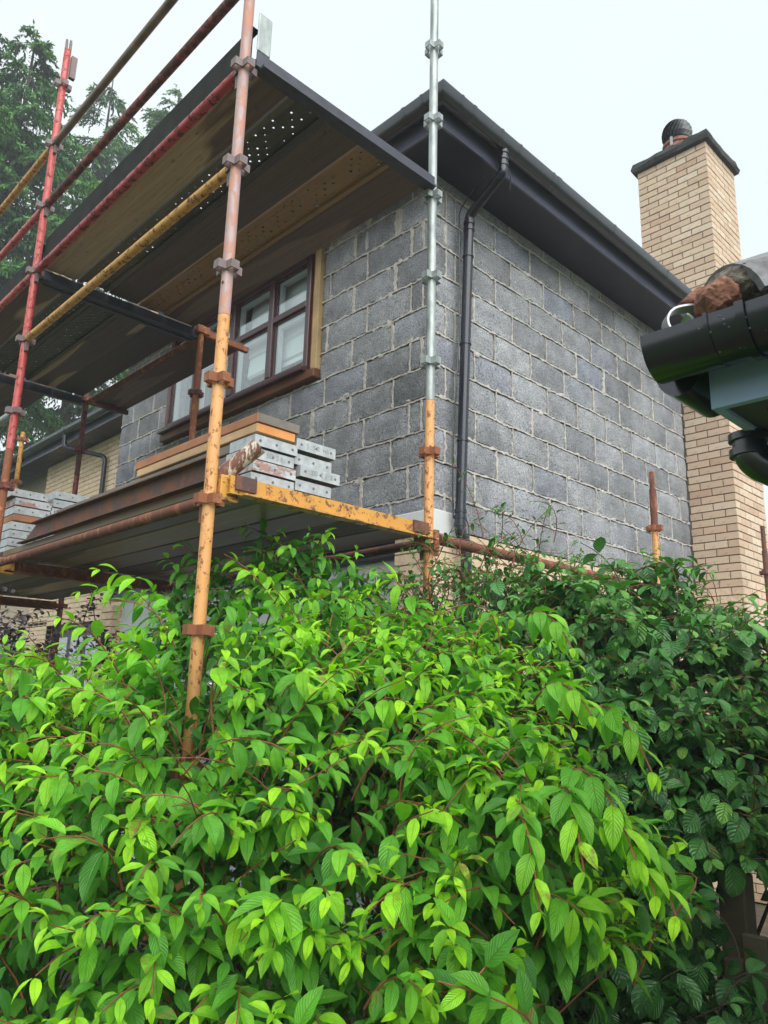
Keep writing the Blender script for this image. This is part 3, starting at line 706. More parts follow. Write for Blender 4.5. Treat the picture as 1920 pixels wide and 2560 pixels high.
# ------------------------------------------------------------------ scaffold
YA, YB, YC, YD = -.65, 1.80, 3.93, 5.75
XO, XI = -2.0, -.755
CUP0 = 4.335; CS = .495
scaf = thing('scaffold', 'rusty orange and red tube scaffold with two lifts around the block wall corner', 'scaffold', (-1.4, 1, 0))
R_ST = .0242
def cup_mesh(name, mat, a=.062, h=.037, fz=0):
    """pressed steel star: four V-shaped cups welded to the tube"""
    b = MB(); t = .006
    for k in range(4):
        M4 = Matrix.Rotation(k * PI / 2, 4, 'Z')
        prof = [(.018, -.024), (.057, -.019), (.057, .019), (.018, .024)]
        inn = [(.018, -.018), (.052, -.014), (.052, .014), (.018, .018)]
        vs = [M4 @ Vector((x, y, z)) for x, y in prof for z in (-h / 2, h / 2)] + [M4 @ Vector((x, y, z)) for x, y in inn for z in (-h / 2, h / 2)]
        fs = []
        for i in range(3): fs += [(2 * i, 2 * i + 2, 2 * i + 3, 2 * i + 1), (8 + 2 * i, 9 + 2 * i, 11 + 2 * i, 10 + 2 * i), (2 * i, 8 + 2 * i, 10 + 2 * i, 2 * i + 2), (2 * i + 1, 2 * i + 3, 11 + 2 * i, 9 + 2 * i)]
        b.add(vs, fs)
    me = b.mesh(name); me.materials.append(mat); return me
CUPS = {k: cup_mesh('cup', M[k]) for k in ('cupbrown', 'orange_dark', 'galv', 'darkred')}
def standard(x, y, z0, z1, mat, cups, cupmat, topopen=False, r=R_ST, label=None):
    b = MB()
    if topopen: b.hollow((x, y, z0), (x, y, z1), r, 18)
    else: b.path([(x, y, z0 + (z1 - z0) * i / 3) for i in range(4)], r, 18)
    o = b.build('standard', M[mat], scaf, True)
    if label: o['label'] = label
    for zc_ in cups:
        c = bpy.data.objects.new('cup', CUPS[cupmat]); COL.objects.link(c); c.parent = o; c.location = (x, y, zc_)
    return o
cz = lambda *ks: [CUP0 + CS * k for k in ks]
SPL = 3.13
standard(XO, YA, 0, SPL, 'orange', cz(-3, -4, -5, -6, -7, -8), 'orange_dark', label='orange painted lower standard at the outer scaffold corner')
standard(XO, YA, SPL + .002, 6.6, 'pinkred', cz(-2, -1, 0, 1, 2, 3, 4), 'cupbrown', label='faded red and brown upper standard at the outer scaffold corner')
standard(XI, YA, 0, SPL, 'orange', cz(-3, -4, -5, -6), 'orange_dark', label='orange lower standard beside the house corner')
standard(XI, YA, SPL + .002, 6.9, 'galv', cz(-2, -1, 0, 1, 2, 3, 4, 5), 'galv', label='galvanised upper standard beside the house corner')
standard(XO, YB, 0, SPL - .04, 'orange_dark', cz(-3, -4, -5, -6), 'darkred')
standard(XO, YB, SPL - .038, 6.12, 'red', cz(-2, -1, 0, 1, 2, 3), 'cupbrown', label='red upper standard with split spigot top')
b = MB()
for k in range(4):
    a = k * PI / 2 + .4; b.box(XO + .019 * math.cos(a) - .007, XO + .019 * math.cos(a) + .007, YB + .019 * math.sin(a) - .007, YB + .019 * math.sin(a) + .007, 6.12, 6.2)
b.build('spigot', M['cupbrown'], scaf)
MB().box(XO + .02, XO + .06, YB - .05, YB - .02, 5.88, 6.06).build('wedge_clamp', M['cupbrown'], scaf)
standard(XI, YB - .03, 0, 4.40, 'orange_dark', cz(-1, -2, -3, -4), 'darkred')
standard(XI, YC - .05, 0, 4.42, 'darkred', cz(-1, -2, -3, -4), 'darkred')
standard(XI, YD - .18, 0, 4.42, 'yellow', cz(0, -1, -2), 'orange_dark')
standard(XO, YC, 0, 6.1, 'red', cz(-2, -1, 0, 1, 2), 'cupbrown')
# short standards on the side elevation
standard(1.605, -.68, 0, 2.86, 'orange', cz(-3, -4), 'orange_dark', label='short orange standard standing free before the side wall')
standard(1.605, -.68, 2.862, 3.14, 'rust', [], 'darkred'); standard(1.605, -.68, 3.142, 3.27, 'rust', [], 'darkred', True, .019)
standard(3.73, -.68, 0, 3.0, 'brownsteel', [2.80, 2.3], 'darkred'); standard(3.73, -.68, 3.002, 3.23, 'brownsteel', [], 'darkred', True, .019)
# hole in the outer corner standard
MB().tube((XO - .0248, YA - .008, 3.27), (XO - .0235, YA - .008, 3.27), .007, 12).build('pin_hole', M['interior'], scaf)
def ledger(p, q, mat, r=R_ST, name='ledger', label=None):
    p, q = Vector(p), Vector(q); d = (q - p).normalized()
    a, b_ = p + d * .055, q - d * .055
    b = MB(); b.path([a + (b_ - a) * i / 4 for i in range(5)], r, 16)
    o = b.build(name, M[mat], scaf, True)
    e = MB()
    for c, s in ((a, -1), (b_, 1)):
        w = c + d * s * .022
        n = Vector((d.y, -d.x, 0)); up = Vector((0, 0, 1))
        e.add([w + u * d * .016 + v * n * (.014 - .004 * (z < 0)) + up * z for u in (-1, 1) for v in (-1, 1) for z in (-.085, .045)], [(0, 1, 3, 2), (4, 6, 7, 5), (0, 4, 5, 1), (2, 3, 7, 6), (0, 2, 6, 4), (1, 5, 7, 3)])
    eo = e.build('wedge', M['cupbrown'] if mat not in ('orange', 'rust', 'orange_dark') else M['orange_dark'], o)
    if label: o['label'] = label
    return o
lz = CUP0 + .005
ledger((XO, YA, CUP0 + 2 * CS), (XO, YB, CUP0 + 2 * CS), 'tubegrey', name='guard_rail', label='weathered brown-grey top guard rail')
ledger((XO, YA, CUP0 + CS), (XO, YB, CUP0 + CS), 'darkred', name='guard_rail', label='dark red middle guard rail')
ledger((XO, YA, CUP0), (XO, YB, CUP0), 'red_gloss', label='glossy red ledger below the upper toe board')
ledger((XO, YA, CUP0 - CS), (XO, YB, CUP0 - CS), 'yellow', label='orange-yellow ledger with rust spots')
ledger((XO, YB, CUP0 + 2 * CS), (XO, YC, CUP0 + 2 * CS), 'yellow', name='guard_rail')
ledger((XO, YB, CUP0 + CS), (XO, YC, CUP0 + CS), 'red', name='guard_rail')
ledger((XO, YB, CUP0), (XO, YC, CUP0), 'red')
ledger((XO, YB, CUP0 - 2 * CS), (XO, YC, CUP0 - 2 * CS), 'galv')
ledger((XO, YA, CUP0 - 4 * CS), (XO, YB, CUP0 - 4 * CS), 'rust', label='rust brown ledger at the edge of the lower deck')
ledger((XO, YB, CUP0 - 4 * CS), (XO, YC, CUP0 - 4 * CS), 'rust')
ledger((XI, YB, CUP0 - .02), (XI, YC - .05, CUP0 - .02), 'timber' if False else 'rust')
ledger((XI, YA, CUP0 - 4 * CS + .03), (XI, YB - .03, CUP0 - 4 * CS), 'brownsteel')
ledger((XI, -.665, CUP0 - 4 * CS + .05), (1.605, -.68, CUP0 - 4 * CS + .05), 'rust', r=.027, label='rust red ledger along the side wall')
def transom(y, z, mat, x0=XO + .04, x1=XI - .02, name='transom', facing=-1, h=.062, fl=.05, label=None):
    """angle section carrying the deck boards"""
    b = MB(); t = .006
    b.extrude([(0, 0), (fl, 0), (fl, t), (t, t), (t, h), (0, h)], (x0, y, z), (x1, y, z), (0, -facing, 0), (0, 0, 1))
    b.extrude([(0, 0), (.03, 0), (.03, -.012), (0, -.012)], (x0 + .02, y, z - .0005), (x1 - .02, y, z - .0005), (0, facing, 0), (0, 0, 1))
    o = b.build(name, M[mat], scaf); 
    if label: o['label'] = label
    return o
UD = 4.372     # underside of the upper boards
LD = 2.405     # underside of the lower boards
transom(YA - .035, UD - .012, 'darktransom', h=.075, label='dark blue steel transom at the end of the upper deck')
transom(YB - .02, UD - .075, 'darktransom', h=.07); transom(YB + .035, UD - .076, 'darktransom', h=.07, facing=1)
transom(YC - .06, UD - .075, 'darktransom', h=.07)
# yellow transom at the end of the lower deck: channel with a projecting lower lip
b = MB(); xx0, xx1 = XO + .055, XI - .045
b.extrude([(-.004, .0), (.028, .0), (.028, .006), (.002, .006), (.002, .066), (.012, .066), (.012, .072), (-.004, .072)], (xx0, YA - .05, LD - .018), (xx1, YA - .05, LD - .018), (0, 1, 0), (0, 0, 1))
b.extrude([(-.034, -.002), (-.0045, -.002), (-.0045, .005), (-.034, .005)], (xx0 + .05, YA - .05, LD - .018), (xx1 + .03, YA - .05, LD - .018), (0, 1, 0), (0, 0, 1))
ty = b.build('transom', M['yellow'], scaf); ty['label'] = 'chipped yellow transom at the end of the lower deck'
for (x0, x1) in ((XO + .03, XO + .115), (XI - .09, XI - .022)):
    MB().cbox(x0, x1, YA - .028, YA + .02, LD - .045, LD + .058, .004).build('transom_end', M['yellow'] if x0 < -1.5 else M['orange_dark'], ty)
for (x0, x1) in ((XO + .075, XO + .17), (XI - .17, XI - .065)):
    MB().extrude([(0, 0), (.006, .04), (.002, .056), (-.008, .057), (-.01, 0)], (x0, YA - .056, LD + .0), (x1, YA - .056, LD + .0), (0, 1, 0), (0, 0, 1)).build('rust_patch_plate', M['brownsteel'], ty)
transom(YB, LD - .075, 'orange_dark', h=.065); MB().cbox(XO + .03, XO + .12, YB - .03, YB + .03, LD - .10, LD - .0, .004).build('transom_end', M['yellow'], scaf)
transom(YC, LD - .075, 'orange_dark', h=.065)
# hop-up brackets towards the wall
for y, mt in ((YB - .03, 'orange_dark'), (YC - .05, 'brownsteel')):
    MB().cbox(XI + .03, XI + .43, y - .02, y + .02, UD - .05, UD - .005, .003).cbox(XI - .05, XI + .06, y - .035, y + .035, UD - .04, UD + .02, .004).build('hop_up_bracket', M[mt], scaf)

# ------------------------------------------------------------------ deck boards
def perforated(name, x0, x1, y0, y1, z, mat, pitch=.036, lip=.05, nh=5, big=1.0):
    """steel plank seen from below: pan with rows of real holes and turned-down lips"""
    b = MB(); m_ = .028; xs0, xs1 = x0 + m_, x1 - m_
    nx = nh; dx = (xs1 - xs0) / nx; ny = int((y1 - y0) / (pitch * 1.0)); dy = (y1 - y0) / ny
    for i in range(nx):
        for j in range(ny):
            cx, cy = xs0 + (i + .5) * dx, y0 + (j + .5) * dy
            o8 = [(cx + sx * dx / 2, cy + sy * dy / 2, z) for sx, sy in ((-1, -1), (0, -1), (1, -1), (1, 0), (1, 1), (0, 1), (-1, 1), (-1, 0))]
            if (i + j) % 2 < 1 and random.random() < .62 and .05 < cy - y0 and cy < y1 - .05:
                r = big * random.choice((.003, .004, .0055, .006)); i8 = [(cx + r * math.cos(a), cy + r * math.sin(a), z - .004) for a in [-3 * PI / 4 + k * PI / 4 for k in range(8)]]
                b.add(o8 + i8, [(k, (k + 1) % 8, 8 + (k + 1) % 8, 8 + k) for k in range(8)])
            else: b.add(o8, [tuple(range(8))])
    for a0, a1 in ((x0, xs0), (xs1, x1)):
        b.box(a0, a1, y0, y1, z - .018, z - .012); b.box(a0 if a0 == x0 else a1 - .004, a0 + .004 if a0 == x0 else a1, y0, y1, z - .012, z + .035)
        ed = a1 if a0 == x0 else a0
        b.add([(ed, y0, z - .015), (ed, y1, z - .015), (ed, y1, z), (ed, y0, z)], [(0, 1, 2, 3)])
    me = bpy.data.meshes.new(name); me.from_pydata(b.v, [], b.f); me.update()
    return link(name, me, M[mat])
def plank(name, x0, x1, y0, y1, z0, z1, mat, c=.004): return MB().cbox(x0, x1, y0, y1, z0, z1, c).build(name, M[mat])
DB = 'deck boards of the upper scaffold lift'
xs = [-1.962, -1.738, -1.513, -1.284, -1.056, -.815]
g = .0065
def board(x0, x1, y0, y1, kind, mat, label, grp=DB, z=UD, th=.04):
    if kind == 'p': o = perforated('deck_plank', x0 + g, x1 - g, y0, y1, z + .018, mat, big=1.45 if mat == 'deck_rusty' else 1.0)
    else: o = plank('deck_board', x0 + g, x1 - g, y0, y1, z, z + th, mat)
    return tag(o, label, 'deck board' if kind != 'p' else 'deck plank', grp)
Y1a, Y1b = YA - .02, YB - .03
board(xs[0], xs[1], Y1a, Y1b, 'w', 'deck_tan', 'brown deck board with long tan stain, next to the red ledger of the upper lift')
board(xs[1], xs[2], Y1a, Y1b, 'p', 'deck_perf', 'dark perforated steel deck plank beside the tan-stained board at the upper deck end')
board(xs[2], xs[3], Y1a, Y1b, 'w', 'deck_half', 'dark deck board with tan streak between the two perforated planks')
board(xs[3], xs[4], Y1a, Y1b, 'p', 'deck_rusty', 'rusty tan perforated steel deck plank of the upper lift')
board(xs[4], xs[5], Y1a, Y1b, 'w', 'deck_brown', 'plain brown deck board of the upper lift passing before the window')
Y2a, Y2b = YB + .04, YC - .08
board(xs[0], xs[1], Y2a, Y2b, 'w', 'deck_tan', 'tan-stained deck board beyond the red standard on the upper lift')
board(xs[1], xs[2] - .01, Y2a, Y2b, 'p', 'deck_perf', 'olive perforated steel deck plank beyond the red standard')
board(xs[2] - .01, xs[3] - .02, Y2a, Y2b, 'p', 'deck_perf', 'blackened perforated deck plank in the second upper bay')
board(xs[3] - .02, xs[4] - .02, Y2a, Y2b, 'w', 'deck_half', 'smooth purple-brown deck board in the second upper bay')
board(xs[4] - .02, xs[5] + .02, Y2a, Y2b, 'w', 'deck_dark', 'black damp deck board beside the inner ledger of the second upper bay')
board(-.70, -.335, YB + .0, YC - .02, 'w', 'deck_brown', 'wide brown board on hop-up brackets between scaffold and window', None)
Y3a, Y3b = YC - .02, YD
for i, mt in enumerate(('deck_brown', 'deck_half', 'deck_brown', 'deck_dark')):
    board(xs[i], xs[i + 1], Y3a, Y3b, 'w', mt, ('brown', 'tan-flecked', 'second brown', 'darkest')[i] + ' deck board of the farthest upper bay, above the board stack')
LB = 'boards of the lower scaffold deck'
labs = ['olive brown wet board at the outer edge of the lower deck', 'second wet board in from the rust ledger, lower deck', 'middle wet board under the lower deck', 'board beneath the grey-capped stacks of the lower deck', 'innermost wet board of the lower deck beside the garage lintel']
for i in range(5):
    board(xs[i], xs[i + 1], YA - .015, YB - .01, 'w', 'deck_olive' if i != 3 else 'deck_half', labs[i], LB, LD, .04)
    board(xs[i], xs[i + 1], YB + .005, YC, 'w', 'deck_olive' if i % 2 else 'deck_dark', labs[i] + ', beyond the red standard', LB, LD, .04)
# toe boards
def steel_toe(x, y0, y1, z0, z1, mat, label, open_out=False, slant=0):
    b = MB(); t = .005; s = -1 if open_out else 1; f = .038
    pr = [(0, 0), (s * f, 0), (s * f, t), (s * t, t), (s * t, z1 - z0 - t), (s * f, z1 - z0 - t), (s * f, z1 - z0), (0, z1 - z0)]
    n = len(pr)
    vs = [(x + a, y0, z0 + c) for a, c in pr] + [(x + a, y1 + slant * (1 - c / (z1 - z0)), z0 + c) for a, c in pr]
    b.add(vs, [(k, (k + 1) % n, n + (k + 1) % n, n + k) for k in range(n)])
    return tag(b.build('toe_board', M[mat]), label, 'toe board')
steel_toe(-1.972, YA + .0, YB - .03, UD + .042, 4.585, 'toe', 'dark grey-green toe board with pale top edge above the red ledger')
steel_toe(-1.972, YB + .0, YC - .05, UD + .042, 4.56, 'toe', 'dark toe board beyond the red standard on the upper deck')
eb = MB(); eb.cbox(-1.958, -1.885, YA - .028, YA - .018, UD + .075, 4.655, .006)
tag(eb.build('toe_board_end', M['galv']), 'upright grey metal toe board end behind the corner standard', 'toe board')
steel_toe(-1.955, YA + .05, 1.26, LD + .041, LD + .141, 'brownsteel', 'rusty brown steel channel used as toe board on the lower deck', True, .2)
# short flaking tube beside the corner standard
tb = MB(); tb.hollow((-1.955, -.60, 2.448), (-1.835, -.72, 2.60), .034, 16)
tag(tb.build('tube_offcut', M['flake'], None, True), 'short tube with flaking white and brown paint leaning by the board stack', 'tube')

# ------------------------------------------------------------------ stacked boards on the lower deck
TOP = LD + .041
M['rivet'] = mat_plain('dark_rivet', (.16, .14, .13), .5, .3, 40, 0, .3)
M['stamp'] = mat_plain('stamped_metal_shadow', (.30, .32, .33), .5, .2, 40, 0, .3)
def capped(x0, x1, y0, y1, z, th, capmat, label, grp, rivets=True, cap=.19, text=None):
    t = thing('scaffold_board', label, 'board', ((x0 + x1) / 2, y0, z), grp)
    MB().cbox(x0 + .003, x1 - .003, y0 + .004, y1, z + .003, z + th - .003, .003).build('plank', M['timber_grey'], t)
    c = MB(); w = .0016
    c.box(x0, x1, y0, y0 + w, z, z + th); c.box(x0, x0 + w, y0 + w, y0 + cap, z, z + th); c.box(x1 - w, x1, y0 + w, y0 + cap, z, z + th)
    c.box(x0 + w, x1 - w, y0 + w, y0 + .05, z + th - w, z + th)
    c.build('end_cap', M[capmat], t)
    if rivets:
        for u in (.12, .5, .88):
            r = MB(); r.tube((x0 + (x1 - x0) * u, y0 - .0015, z + th * .5), (x0 + (x1 - x0) * u, y0 + .001, z + th * .5), .006, 10); r.build('rivet', M['rivet'], t)
    if text: stamped(text, x0, x1, y0, z, th, t)
    return t
def stamped(text, x0, x1, y0, z, th, parent):
    """shallow lettering pressed into the metal cap"""
    cu_ = bpy.data.curves.new('stamped_lettering', 'FONT'); cu_.body = text; cu_.size = th * .62; cu_.align_x = 'CENTER'; cu_.align_y = 'CENTER'; cu_.extrude = .0004; cu_.resolution_u = 2
    to = bpy.data.objects.new('tmp', cu_); COL.objects.link(to); bpy.context.view_layer.update()
    me = bpy.data.meshes.new_from_object(to); bpy.data.objects.remove(to)
    me.transform(Matrix.Translation(((x0 + x1) / 2 + .01, y0 - .0008, z + th * .52)) @ Matrix.Rotation(PI / 2, 4, 'X')); me.name = 'stamped_lettering'
    link('stamped_lettering', me, M['stamp'], parent)
GS = 'metal-capped boards stacked beside the corner standard'
w4 = ['bottom', 'second', 'third', 'top']
for i in range(4):
    j = (-.001, .003, -.003, .006)[i]
    capped(-1.785 + j, -1.562 + j, -.60 + (.0, -.004, .006, -.003)[i], 1.5, TOP + .035 + i * .0555, .047, 'alu_stain' if i == 1 else 'alu', 'metal-capped board under the timber planks, ' + w4[i] + ' of its stack' + (', cap stained pink' if i == 1 else ''), GS, text=(None, 'SSI  2 5', 'SSI  2 5', None)[i])
plank_ = MB().cbox(-1.785, -1.555, -.55, 1.3, TOP, TOP + .033, .003).build('timber_plank', M['timber_pale']); tag(plank_, 'pale timber plank under the metal-capped stack beside the corner standard', 'plank')
p1 = thing('timber_plank', 'fresh orange timber plank lying on the metal-capped stack', 'plank', (-1.67, -.6, 2.72))
zt0 = TOP + .035 + 4 * .0555 + .004
MB().cbox(-1.772, -1.57, -.600, .47, zt0, zt0 + .040, .003).build('plank', M['timber_pale'], p1); MB().box(-1.769, -1.573, -.6022, -.6005, zt0 + .002, zt0 + .038).build('sawn_end', M['timber_end'], p1)
p2 = thing('timber_plank', 'grey-ended timber plank topmost on the stack by the corner standard', 'plank', (-1.66, -.61, 2.77))
MB().cbox(-1.775, -1.552, -.606, .49, zt0 + .042, zt0 + .084, .003).build('plank', M['timber'], p2); MB().box(-1.772, -1.555, -.6082, -.6065, zt0 + .044, zt0 + .082).build('sawn_end', M['timber_grey'], p2)
GB = 'metal-capped boards stacked nearer the block wall'
orp = thing('timber_plank', 'orange-ended timber plank under the metal-capped stack nearer the block wall', 'plank', (-1.45, -.6, TOP))
MB().cbox(-1.556, -1.352, -.600, 1.2, TOP + .002, TOP + .046, .003).build('plank', M['timber'], orp); MB().box(-1.553, -1.355, -.6022, -.6005, TOP + .004, TOP + .044).build('sawn_end', M['timber_end'], orp)
for i, (x0, dz) in enumerate(((-1.556, .052), (-1.541, .117), (-1.56, .171), (-1.560, .238))):
    capped(x0, x0 + (.203, .226, .211, .224)[i], -.60 + (.0, -.012, .01, .0)[i], 1.4, TOP + dz, .050, 'alu', 'metal-capped board nearer the block wall, ' + w4[i] + ' of its stack', GB, text=(None, 'SSI  2 5  S', None, 'J   S 2  H5')[i])
for i in range(3):      # second stack, beyond the red standard
    capped(-1.92 + (0.03 if i < 2 else 0), -1.69 + (.03 if i < 2 else 0), 1.90, 3.6, 2.715 + i * .056, .048, 'alu_stain' if i == 1 else 'alu', 'metal-capped board above the orange timber, ' + ('lowest', 'middle, flaking', 'highest')[i] + ' beyond the red standard', 'metal-capped boards beyond the red standard')
tag(plank('timber_plank', -1.89, -1.62, 1.90, 3.5, 2.668, 2.712, 'timber'), 'orange timber plank between metal-capped boards beyond the red standard', 'plank')
for i in range(4): capped(-1.90, -1.675, 1.90, 3.6, TOP + .004 + i * .054, .048, 'alu', 'metal-capped board below the orange timber beyond the red standard, ' + ('lowest', 'second', 'third', 'highest')[i], 'metal-capped boards beyond the red standard')
for i in range(8): capped(-1.655 + .012 * math.sin(i * 2.1), -1.43 + .012 * math.sin(i * 2.1), 1.90, 3.7, TOP + .006 + i * .0585, .050, 'alu', 'metal-capped board in the middle stack beyond the red standard, %s from its foot' % ('first second third fourth fifth sixth seventh eighth'.split()[i]), 'metal-capped boards beyond the red standard')
for i in range(8): capped(-1.42, -1.20, 1.92, 3.7, TOP + .006 + i * .0575, .050, 'alu', 'metal-capped board in the stack nearest the brick wall, %s from its foot' % ('first second third fourth fifth sixth seventh eighth'.split()[i]), 'metal-capped boards beyond the red standard', False)

# ------------------------------------------------------------------ neighbouring garage (eaves corner only shows)
gar = thing('garage', 'neighbouring low garage with black gutter, pale blue fascia and broken terracotta hip end', 'garage', (-1.5, -4.5, 0))
NX, NY, NZ = -2.348, -2.725, 2.185
npth = [(NX, -7.5), (NX, NY), (1.2, NY)]
sweep(neg([(0, 2.088), (.014, 2.088), (.014, NZ + .02), (0, NZ + .02)]), npth).build('fascia', M['bluefascia'], gar)
sweep([(0.001, 2.094), (.30, 2.094), (.30, 2.106), (0.001, 2.106)], npth).build('soffit', M['greensoffit'], gar)
ng = sweep(neg(half_round(.104, .059, .003, 16, .026, NZ)), [(NX, -7.5), (NX, NY + .066)]).build('gutter', M['blackplastic'], gar, True)
gr2 = sweep(neg(half_round(.078, .052, .003, 14, .016, NZ - .016)[:15]), [(NX - .03, NY), (NX + .10, NY)]).build('gutter_return', M['blackplastic'], gar, True)
for y, w, ex in ((NY - .03, .006, .003), (NY - .075, .012, .006), (NY - .19, .016, .005), (NY - .21, .006, .003)):
    sweep(neg(half_round(.104 + 2 * ex, .059 + ex, .003, 16, .026 - ex, NZ + .002)), [(NX, y - w), (NX, y)]).build('gutter_joint', M['blackplastic'], ng, True)
vb = MB()
for i in range(14): vb.box(NX + .05, NX + .10, NY - .06 - i * .035, NY - .045 - i * .035, 2.090, 2.0935)
vb.build('vent_slot', M['interior'], gar)['kind'] = 'stuff'
dr_ = MB(); rr = random.Random(3)
for i in range(110):       # rain drops clinging to the gutter
    a = rr.uniform(.12, 1.25); y = NY - .02 - rr.random() * .55; r = rr.uniform(.0008, .0019)
    ox = NX - .026 - .052 - .0522 * math.cos(a); oz = NZ - .0592 * math.sin(a)
    dr_.lathe([(0.0001, -r), (r * .75, -r * .6), (r, 0), (r * .7, r * .6), (0.0001, r)], 8, (ox, y, oz))
M['drop'] = mat_plain('rain_drop', (.10, .13, .16), .06, .1, 5)
dro = dr_.build('rain_drops', M['drop'], ng, True); dro['kind'] = 'stuff'
MB().box(NX + .30, 1.0, -7.5, NY - .30, 0, 2.094).build('wall', M['whitewall'], gar)
ez = NZ + .022; pt = math.tan(math.radians(27))
rg = MB(); rg.add([(NX - .03, NY + .03, ez), (1.2, NY + .03, ez), (1.2, NY - 2, ez + pt * 2), (NX + 2, NY - 2, ez + pt * 2), (NX - .03, -7.5, ez), (NX + 2, -7.5, ez + pt * 2)], [(0, 1, 2, 3), (0, 3, 5, 4)])
rg.build('roof', M['roof'], gar)
# hip tiles: half round, stepping up the hip
hd = Vector((1, -1, pt)).normalized(); hs = Vector((1, 1, 0)).normalized(); hu = hs.cross(hd).normalized()
if hu.z < 0: hu = -hu
for i in range(4):
    s0 = Vector((NX - .035, NY + .035, ez + .0)) + hd * (.075 + i * .40); s1 = s0 + hd * .44; b = MB()
    prof = [(.115 * math.cos(a), .085 * math.sin(a) + .004 * i) for a in [PI * k / 14 for k in range(15)]]; prof += [(.1 * math.cos(a), .072 * math.sin(a) + .004 * i) for a in [PI * (14 - k) / 14 for k in range(15)]]
    b.extrude(prof, s0, s1, hs, hu); b.build('hip_tile', M['hiptile'], gar, True)
def lump(c, size, mat, name, seed, n=14):
    r = random.Random(seed); bm = bmesh.new(); bmesh.ops.create_icosphere(bm, subdivisions=4, radius=1)
    ph = [Vector((r.uniform(-1, 1), r.uniform(-1, 1), r.uniform(-1, 1))).normalized() for _ in range(n)]; am = [r.uniform(.62, .95) for _ in ph]
    for v in bm.verts:
        d = v.co.normalized(); s = 1.0
        for p, a in zip(ph, am):
            q = d.dot(p)
            if q > .2: s = min(s, a / max(q, .2))
        v.co = d * s * (1 + .05 * math.sin(d.x * 11 + seed) * math.sin(d.y * 13) * math.sin(d.z * 9 + 1) + r.uniform(-.022, .022))
        v.co = Vector((v.co.x * size[0], v.co.y * size[1], v.co.z * size[2]))
        v.co = hd * v.co.x + hs * v.co.y + hu * v.co.z + Vector(c)
    me = bpy.data.meshes.new(name); bm.to_mesh(me); bm.free(); return link(name, me, M[mat], gar)
hb = Vector((NX - .035, NY + .035, ez)) + hd * .055 + Vector((0, 0, .012))
lump(hb + hd * .03 + hu * .022, (.050, .098, .046), 'hipmortar', 'hip_mortar', 1)
lump(hb - hd * .012 + hs * -.035 + hu * .015, (.030, .052, .034), 'terracotta', 'broken_tile', 2)
lump(hb - hd * .0 + hs * .03 + hu * .055, (.04, .035, .016), 'terracotta', 'broken_tile', 5)
lump(hb + hd * .12 + hs * -.10 + hu * .012, (.07, .03, .035), 'hipmortar', 'hip_mortar', 7)
lump(hb + hd * .26 + hs * -.115 + hu * .01, (.08, .03, .035), 'terracotta', 'broken_tile', 8)
# hip iron: flat strap ending in a scroll
sp = []; h0 = hb + hu * .020 + hd * .02
for i in range(30):
    t_ = i / 29
    if t_ < .4: sp.append(h0 - hd * (.02 + .06 * t_ / .4) - Vector((0, 0, 0)) + hu * .018 * math.sin(t_ / .4 * PI / 2))
    else:
        a = (t_ - .4) / .6 * 1.75 * PI; r = .026 - .011 * (t_ - .4) / .6
        c = h0 - hd * .08 + hu * (.018 - .026); sp.append(c + hu * r * math.cos(a) - hd * r * math.sin(a))
b = MB(); w_ = .013
vs = []
for i, p in enumerate(sp):
    tn = (sp[min(i + 1, 29)] - sp[max(i - 1, 0)]).normalized(); nn = tn.cross(hs).normalized() * .0016
    vs += [p - hs * w_ - nn, p + hs * w_ - nn, p + hs * w_ + nn, p - hs * w_ + nn]
b.add(vs, [(4 * i + j, 4 * i + (j + 1) % 4, 4 * i + 4 + (j + 1) % 4, 4 * i + 4 + j) for i in range(29) for j in range(4)])
b.build('hip_iron', M['steelscroll'], gar, True)
ep = [(-2.20, -2.705, 2.093), (-2.20, -2.705, 2.045), (-2.155, -2.755, 2.012), (-2.0, -2.93, 1.97)]
nd = empty('downpipe', (0, 0, 0), gar)
MB().path(bend(ep, .045, 8), .027, 18).build('pipe', M['blackplastic'], nd, True)
for z in (2.085, 2.058): MB().path([(-2.20, -2.705, z - .006), (-2.20, -2.705, z + .006)], .0325, 18).build('collar', M['blackplastic'], nd, True)

# ------------------------------------------------------------------ fence
fen = thing('picket_fence', 'dark weathered wooden picket fence half hidden under the hedge', 'fence', (-1.06, -2.2, 0))
for i in range(4):
    y = -2.53 + i * .098; z1 = 1.02 + random.uniform(-.02, .02)
    MB().cbox(-1.075 + random.uniform(-.004, .004), -1.052, y, y + .066, .04, z1, .003).build('picket', M['fencewood'], fen)
for z in (.45, .86): MB().cbox(-1.05, -1.01, -2.55, -2.10, z, z + .07, .004).build('rail', M['fencewood'], fen)
MB().cbox(-1.008, -.93, -2.16, -2.08, 0, 1.15, .006).build('post', M['fencewood'], fen)

